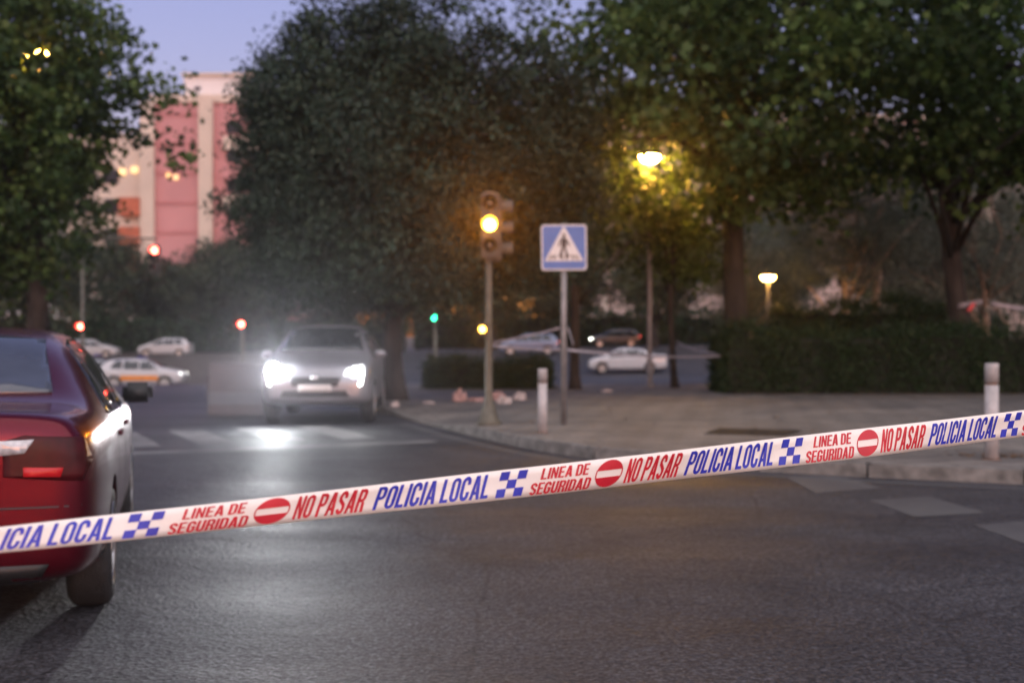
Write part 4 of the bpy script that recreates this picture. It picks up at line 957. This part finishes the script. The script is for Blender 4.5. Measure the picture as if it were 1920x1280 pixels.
# litter on the pavement
M_paper = mat('crumpled_paper', (.50, .44, .42), .8, vary=.2, vscale=8); M_pinkp = mat('pink_wrapping', (.48, .30, .27), .8, vary=.25, vscale=8)
def litter(label, px, py, w, h, m, seed):
    X, Y = gp(px, py, .13); g = random.Random(seed); bm = bmesh.new(); bmesh.ops.create_icosphere(bm, subdivisions=3, radius=1)
    for v in bm.verts:
        n_ = 1 + .35 * math.sin(v.co.x * 5 + seed) * math.sin(v.co.y * 4 + seed * 2) + g.uniform(-.22, .22)
        v.co = Vector((v.co.x * w / 2 * n_, v.co.y * w / 2.6 * n_, max(0, (v.co.z + .25)) * h * n_ * .8))
    o = obj('litter', bm, m, loc=(X, Y, .134)); tag(o, label, 'litter', 'crumpled litter on the pavement')
litter('tall pinkish crumpled wrapper left of the amber traffic light pole', 861, 752, .26, .20, M_pinkp, 1)
litter('flat scrap of paper just left of the amber traffic light pole', 893, 752, .30, .06, M_pinkp, 2)
litter('pink crumpled wrapper just right of the amber traffic light pole', 936, 751, .22, .17, M_pinkp, 3)
litter('white crumpled bag right of the amber traffic light pole', 945, 756, .26, .12, M_paper, 4)
litter('loose pale scrap at the right end of the litter heap', 974, 750, .24, .14, M_paper, 5)
litter('pale scrap lying alone beyond the bollard', 1137, 735, .2, .06, M_paper, 6)
litter('white scrap lying at the foot of the evergreen trunk', 741, 762, .16, .08, M_paper, 7)
litter('thin pale scrap right of the evergreen trunk', 803, 757, .22, .04, M_paper, 8)

# ------------------------------------------------------------------ buildings
M_pink = mat('pink_render', (.50, .245, .245), .85, vary=.10, vscale=.25); M_pinkd = mat('pink_band', (.44, .19, .19), .85, vary=.10, vscale=.3)
M_cream = mat('cream_render', (.58, .50, .42), .85, vary=.08, vscale=.3); M_pale = mat('pale_render', (.70, .67, .67), .85, vary=.06, vscale=.3)
M_win = mat('dark_window', (.02, .018, .02), .35, vary=.3, spec=.15); M_lit = emis('lit_window', (1, .55, .18), .45); M_orange = mat('orange_awning', (.42, .12, .06), .8, vary=.2, vscale=1)
YB = 130.0
def bx_px(x0, y0, x1, y1, Y, depth, name, m, parent, z0=None):
    a, b = at(x0, y1, Y), at(x1, y0, Y); zb = a.z if z0 is None else z0
    bm = bmesh.new(); box(bm, ((a.x + b.x) / 2, Y + depth / 2, (zb + b.z) / 2), (b.x - a.x, depth, b.z - zb)); o = obj(name, bm, m, parent); return o
g0 = gz(-35, YB) - .3
pb = empty('apartment_building', (0, 0, 0), 0, 'pink and cream apartment block with a white rooftop box, above the far trees', 'building')
bx_px(288, 190, 372, 650, YB, 12, 'pink_wall', M_pink, pb, g0); bx_px(398, 192, 640, 650, YB, 12, 'pink_wall', M_pink, pb, g0)
bx_px(372, 184, 398, 650, YB - .7, 12.7, 'cream_pilaster', M_cream, pb, g0); bx_px(262, 190, 288, 650, YB - .7, 12.7, 'cream_pilaster', M_cream, pb, g0)
bx_px(120, 250, 262, 650, YB + .1, 12, 'cream_wall', M_cream, pb, g0); bx_px(-60, 300, 120, 650, YB + .3, 12, 'cream_wall', M_pale, pb, g0)
bx_px(280, 178, 640, 192, YB - .3, 12, 'parapet', M_cream, pb)
bx_px(345, 140, 490, 178, YB + 2, 8, 'rooftop_box', M_pale, pb)
bx_px(340, 137, 495, 142, YB + 1.6, 9, 'rooftop_slab', M_cream, pb)
for k in range(5): bx_px(288.5, 212 + 55 * k, 371.5, 218 + 55 * k, YB - .12, .2, 'floor_band', M_pinkd, pb)
for k in range(5):
    y = 228 + 55 * k
    bx_px(425, y, 452, y + 22, YB - .1, .2, 'window', M_win, pb); bx_px(418, y + 28, 520, y + 52, YB - 1.1, 1.1, 'balcony', M_cream if k % 2 == 0 else M_pink, pb)
    if k: bx_px(470, y, 500, y + 22, YB - .1, .2, 'window', M_win, pb)
for k in range(4):
    y = 318 + 55 * k
    bx_px(196, y, 222, y + 26, YB - .05, .2, 'window', M_win, pb); bx_px(150, y, 176, y + 26, YB - .05, .2, 'window', M_win, pb)
    bx_px(222, y + 52, 261, y + 86, YB - 1.0, 1.1, 'balcony_awning', M_orange, pb)
for x, y in ((229, 322), (252, 318)): bx_px(x - 6, y - 5, x + 6, y + 6, YB - .12, .2, 'lit_window', M_lit, pb)
for x, y in ((316, 328), (330, 332)): bx_px(x - 4, y - 4, x + 4, y + 5, YB - .12, .2, 'lit_window', M_lit, pb)
bm = bmesh.new(); p0 = at(371, 180, YB - 1); tube(bm, [p0, p0 + Vector((0, 0, .5)), p0 + Vector((0, 0, .8)), p0 + Vector((0, 0, 1.0))], [.08, .08, .45, .1], 8); obj('roof_vent', bm, M_black, pb)
# long pale block behind the park
sb = empty('apartment_building', (0, 0, 0), 0, 'long pale stone coloured block glimpsed through the park trees on the right', 'building')
bx_px(1060, 225, 2100, 700, 150, 14, 'wall', mat('stone_render', (.42, .33, .30), .85, vary=.12, vscale=.3), sb, -1)
bx_px(1050, 214, 2110, 226, 149.6, 14, 'parapet', M_cream, sb)
for j in range(5):
    for i in range(14):
        x = 1090 + i * 60; y = 258 + j * 62; bx_px(x, y, x + 22, y + 30, 149.9, .2, 'window', M_win, sb)
for k in range(7):
    x = 1130 + k * 120; bx_px(x, 226, x + 9, 700, 149.5, .5, 'pilaster', M_cream, sb, -1)
# ------------------------------------------------------------------ air: scattering box added to stand in for lens glare
hz = bpy.data.materials.new('glare_haze'); hz.use_nodes = True; t = hz.node_tree; t.nodes.clear()
pv = t.nodes.new('ShaderNodeVolumePrincipled'); pv.inputs['Color'].default_value = (.85, .85, .95, 1); pv.inputs['Density'].default_value = 0.0008; pv.inputs['Anisotropy'].default_value = 0.9
ho = t.nodes.new('ShaderNodeOutputMaterial'); t.links.new(pv.outputs[0], ho.inputs['Volume'])
bm = bmesh.new(); box(bm, (0, 65, 17), (150, 190, 42)); o = obj('glare_haze', bm, hz); o['kind'] = 'stuff'
